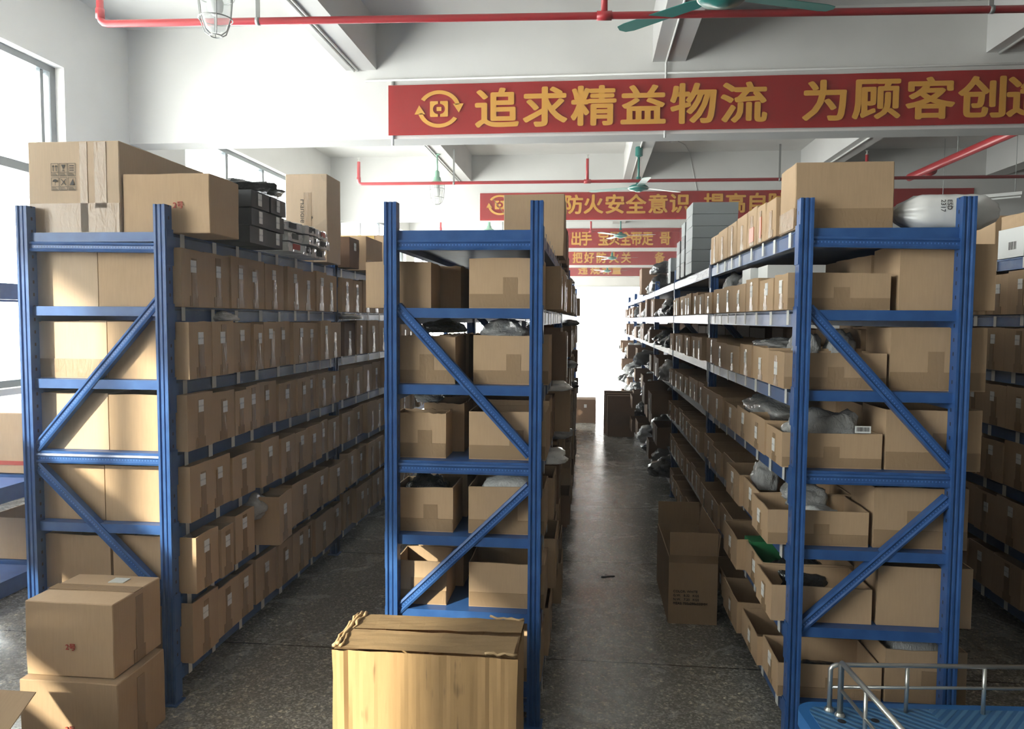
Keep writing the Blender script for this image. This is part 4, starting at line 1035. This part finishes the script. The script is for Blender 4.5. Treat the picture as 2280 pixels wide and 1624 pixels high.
conduit('thin white cable running from the smoke detector', [(1.36, 12.85, ZC - .008), (1.6, 13.3, ZC - .008), (1.75, 13.88, ZC - .01), (1.9, 13.885, 3.9)], .006)
t = thing('tube_light', 'fluorescent tube light hanging far right', 'lamp', (6.2, 12.9, 3.55), math.radians(-35))
MB().box(-.6, .6, -.05, .05, 0, .05).obj('fixture_housing', 'pvc', t); MB().tube([(-.58, 0, -.025), (.58, 0, -.025)], .014, 10).obj('tube', 'white_box', t)
for x in (-.5, .5): MB().tube([(x, 0, .05), (x, 0, ZC - 3.55)], .006, 6).obj('hanger_rod', 'steel', t)
t = thing('security_camera', 'small security camera high on the bright far wall', 'camera', (.75, YE - .02, 3.95))
MB().box(-.05, .05, -.06, .02, .05, .13).obj('bracket', 'black', t); MB().lathe([(.09, .05), (.09, 0), (.06, -.07), (.001, -.09)], (0, -.08, 0), 14).obj('dome', 'pvc', t, 0, True)

# ---------------------------------------------------------------- banners
def banner(label, x0, x1, y, z0, z1, words, size, zoff, logo=None, sx=1.0):
    t = thing('banner', label, 'banner', (x0, y, z0))
    L, H = x1 - x0, z1 - z0
    bm = bmesh.new(); n = 60; g = []
    for i in range(n + 1):
        x = L * i / n; dy = .004 * math.sin(x * 3.1) + .003 * math.sin(x * 7.7)
        g.append([bm.verts.new((x, dy, H * j / 3)) for j in range(4)])
    for i in range(n):
        for j in range(3): bm.faces.new((g[i][j], g[i + 1][j], g[i + 1][j + 1], g[i][j + 1]))
    bmesh.ops.solidify(bm, geom=bm.faces[:], thickness=.002); bmesh.ops.recalc_face_normals(bm, faces=bm.faces)
    me = bpy.data.meshes.new('banner_cloth'); bm.to_mesh(me); bm.free(); link('banner_cloth', me, 'banner', t)
    for ch, cx in words:
        o = text('lettering', ch, size, 'gold', t, (cx - x0, -.014, H / 2 + zoff), UP, size * .03, sx, True, .001)
    if logo is not None:
        cx, s = logo; mb = MB(); Y0_, Y1_ = -.0155, -.013
        T = Matrix(((1, 0, 0, cx - x0), (0, 0, 1, 0), (0, 1, 0, H / 2 + zoff), (0, 0, 0, 1)))
        for st in (0, PI):                              # two chasing arrows round an oval
            R1, R2 = 1.0, .8; K = 20; a0, a1 = math.radians(148), math.radians(14)
            outer = [(math.cos(a0 + (a1 - a0) * i / K + st) * R1 * 1.18, math.sin(a0 + (a1 - a0) * i / K + st) * R1) for i in range(K + 1)]
            inner = [(math.cos(a0 + (a1 - a0) * i / K + st) * R2 * 1.18, math.sin(a0 + (a1 - a0) * i / K + st) * R2) for i in range(K + 1)]
            for i in range(K): mb.prism([(p[0] * s, p[1] * s) for p in (outer[i], outer[i + 1], inner[i + 1], inner[i])], Y0_, Y1_, T)
            c, sn = math.cos(st), math.sin(st)
            tri = [(.76, .27), (1.36, .27), (1.1, -.22)]
            mb.prism([((a * c - b * sn) * s, (a * sn + b * c) * s) for a, b in tri], Y0_, Y1_, T)
        for m_ in (-1, 1):                              # bracket halves with a round bite, block between
            pts = [(.06, .42), (.46, .42), (.5, .38), (.5, -.38), (.46, -.42), (.06, -.42), (.06, -.27)] + [(.06 + .28 * math.cos(a), .27 * math.sin(a)) for a in [math.radians(q) for q in range(-80, 81, 20)]] + [(.06, .27)]
            mb.prism([(p[0] * m_ * s, p[1] * s) for p in (pts if m_ > 0 else pts[::-1])], Y0_, Y1_, T)
        mb.box(cx - x0 - .13 * s, cx - x0 + .13 * s, Y0_, Y1_, H / 2 + zoff - .11 * s, H / 2 + zoff + .11 * s)
        mb.obj('emblem', 'gold', t)
    return t
def spread(s, x, pitch):
    out = []
    for ch in s:
        if ch != ' ': out.append((ch, x))
        x += pitch
    return out
YBN = 7.59
w1 = list(zip('追求精益物流为顾客创造', (-.941, -.46, .018, .503, .983, 1.464, 2.215, 2.692, 3.18, 3.639, 4.08)))
banner('red banner with golden lettering about lean logistics, nearest and largest', -2.055, 6.6, YBN, 3.425, 3.925, w1, .405, 0, (-1.53, .185), 1.12)
w2 = list(zip('防火安全意识提高自防', (-.307, .056, .44, .819, 1.212, 1.594, 2.203, 2.58, 2.955, 3.32)))
banner('red fire-safety awareness banner with golden lettering on the second beam', -2.03, 6.6, 13.87, 3.385, 3.885, w2, .365, .03, (-1.66, .185), 1.02)
w3 = list(zip('出手宝贝全带走哥', (-.364, -.092, .357, .64, .933, 1.214, 1.506, 1.959)))
banner('red banner with golden bargain slogan on the third beam', -2.0, 6.6, 20.12, 3.47, 3.98, w3, .41, 0, None, .73)
w4 = list(zip('把好防火关备', (-.423, -.018, .401, .833, 1.249, 2.398)))
banner('red banner with golden fire-gate slogan on the fourth beam', -2.0, 6.6, 26.37, 3.47, 3.98, w4, .40, 0, None, .9)
w5 = list(zip('违规计量', (-.286, .233, .731, 1.152)))
banner('red banner with golden violation slogan on the fifth beam', -2.0, 6.6, 32.62, 3.45, 3.98, w5, .42, 0)
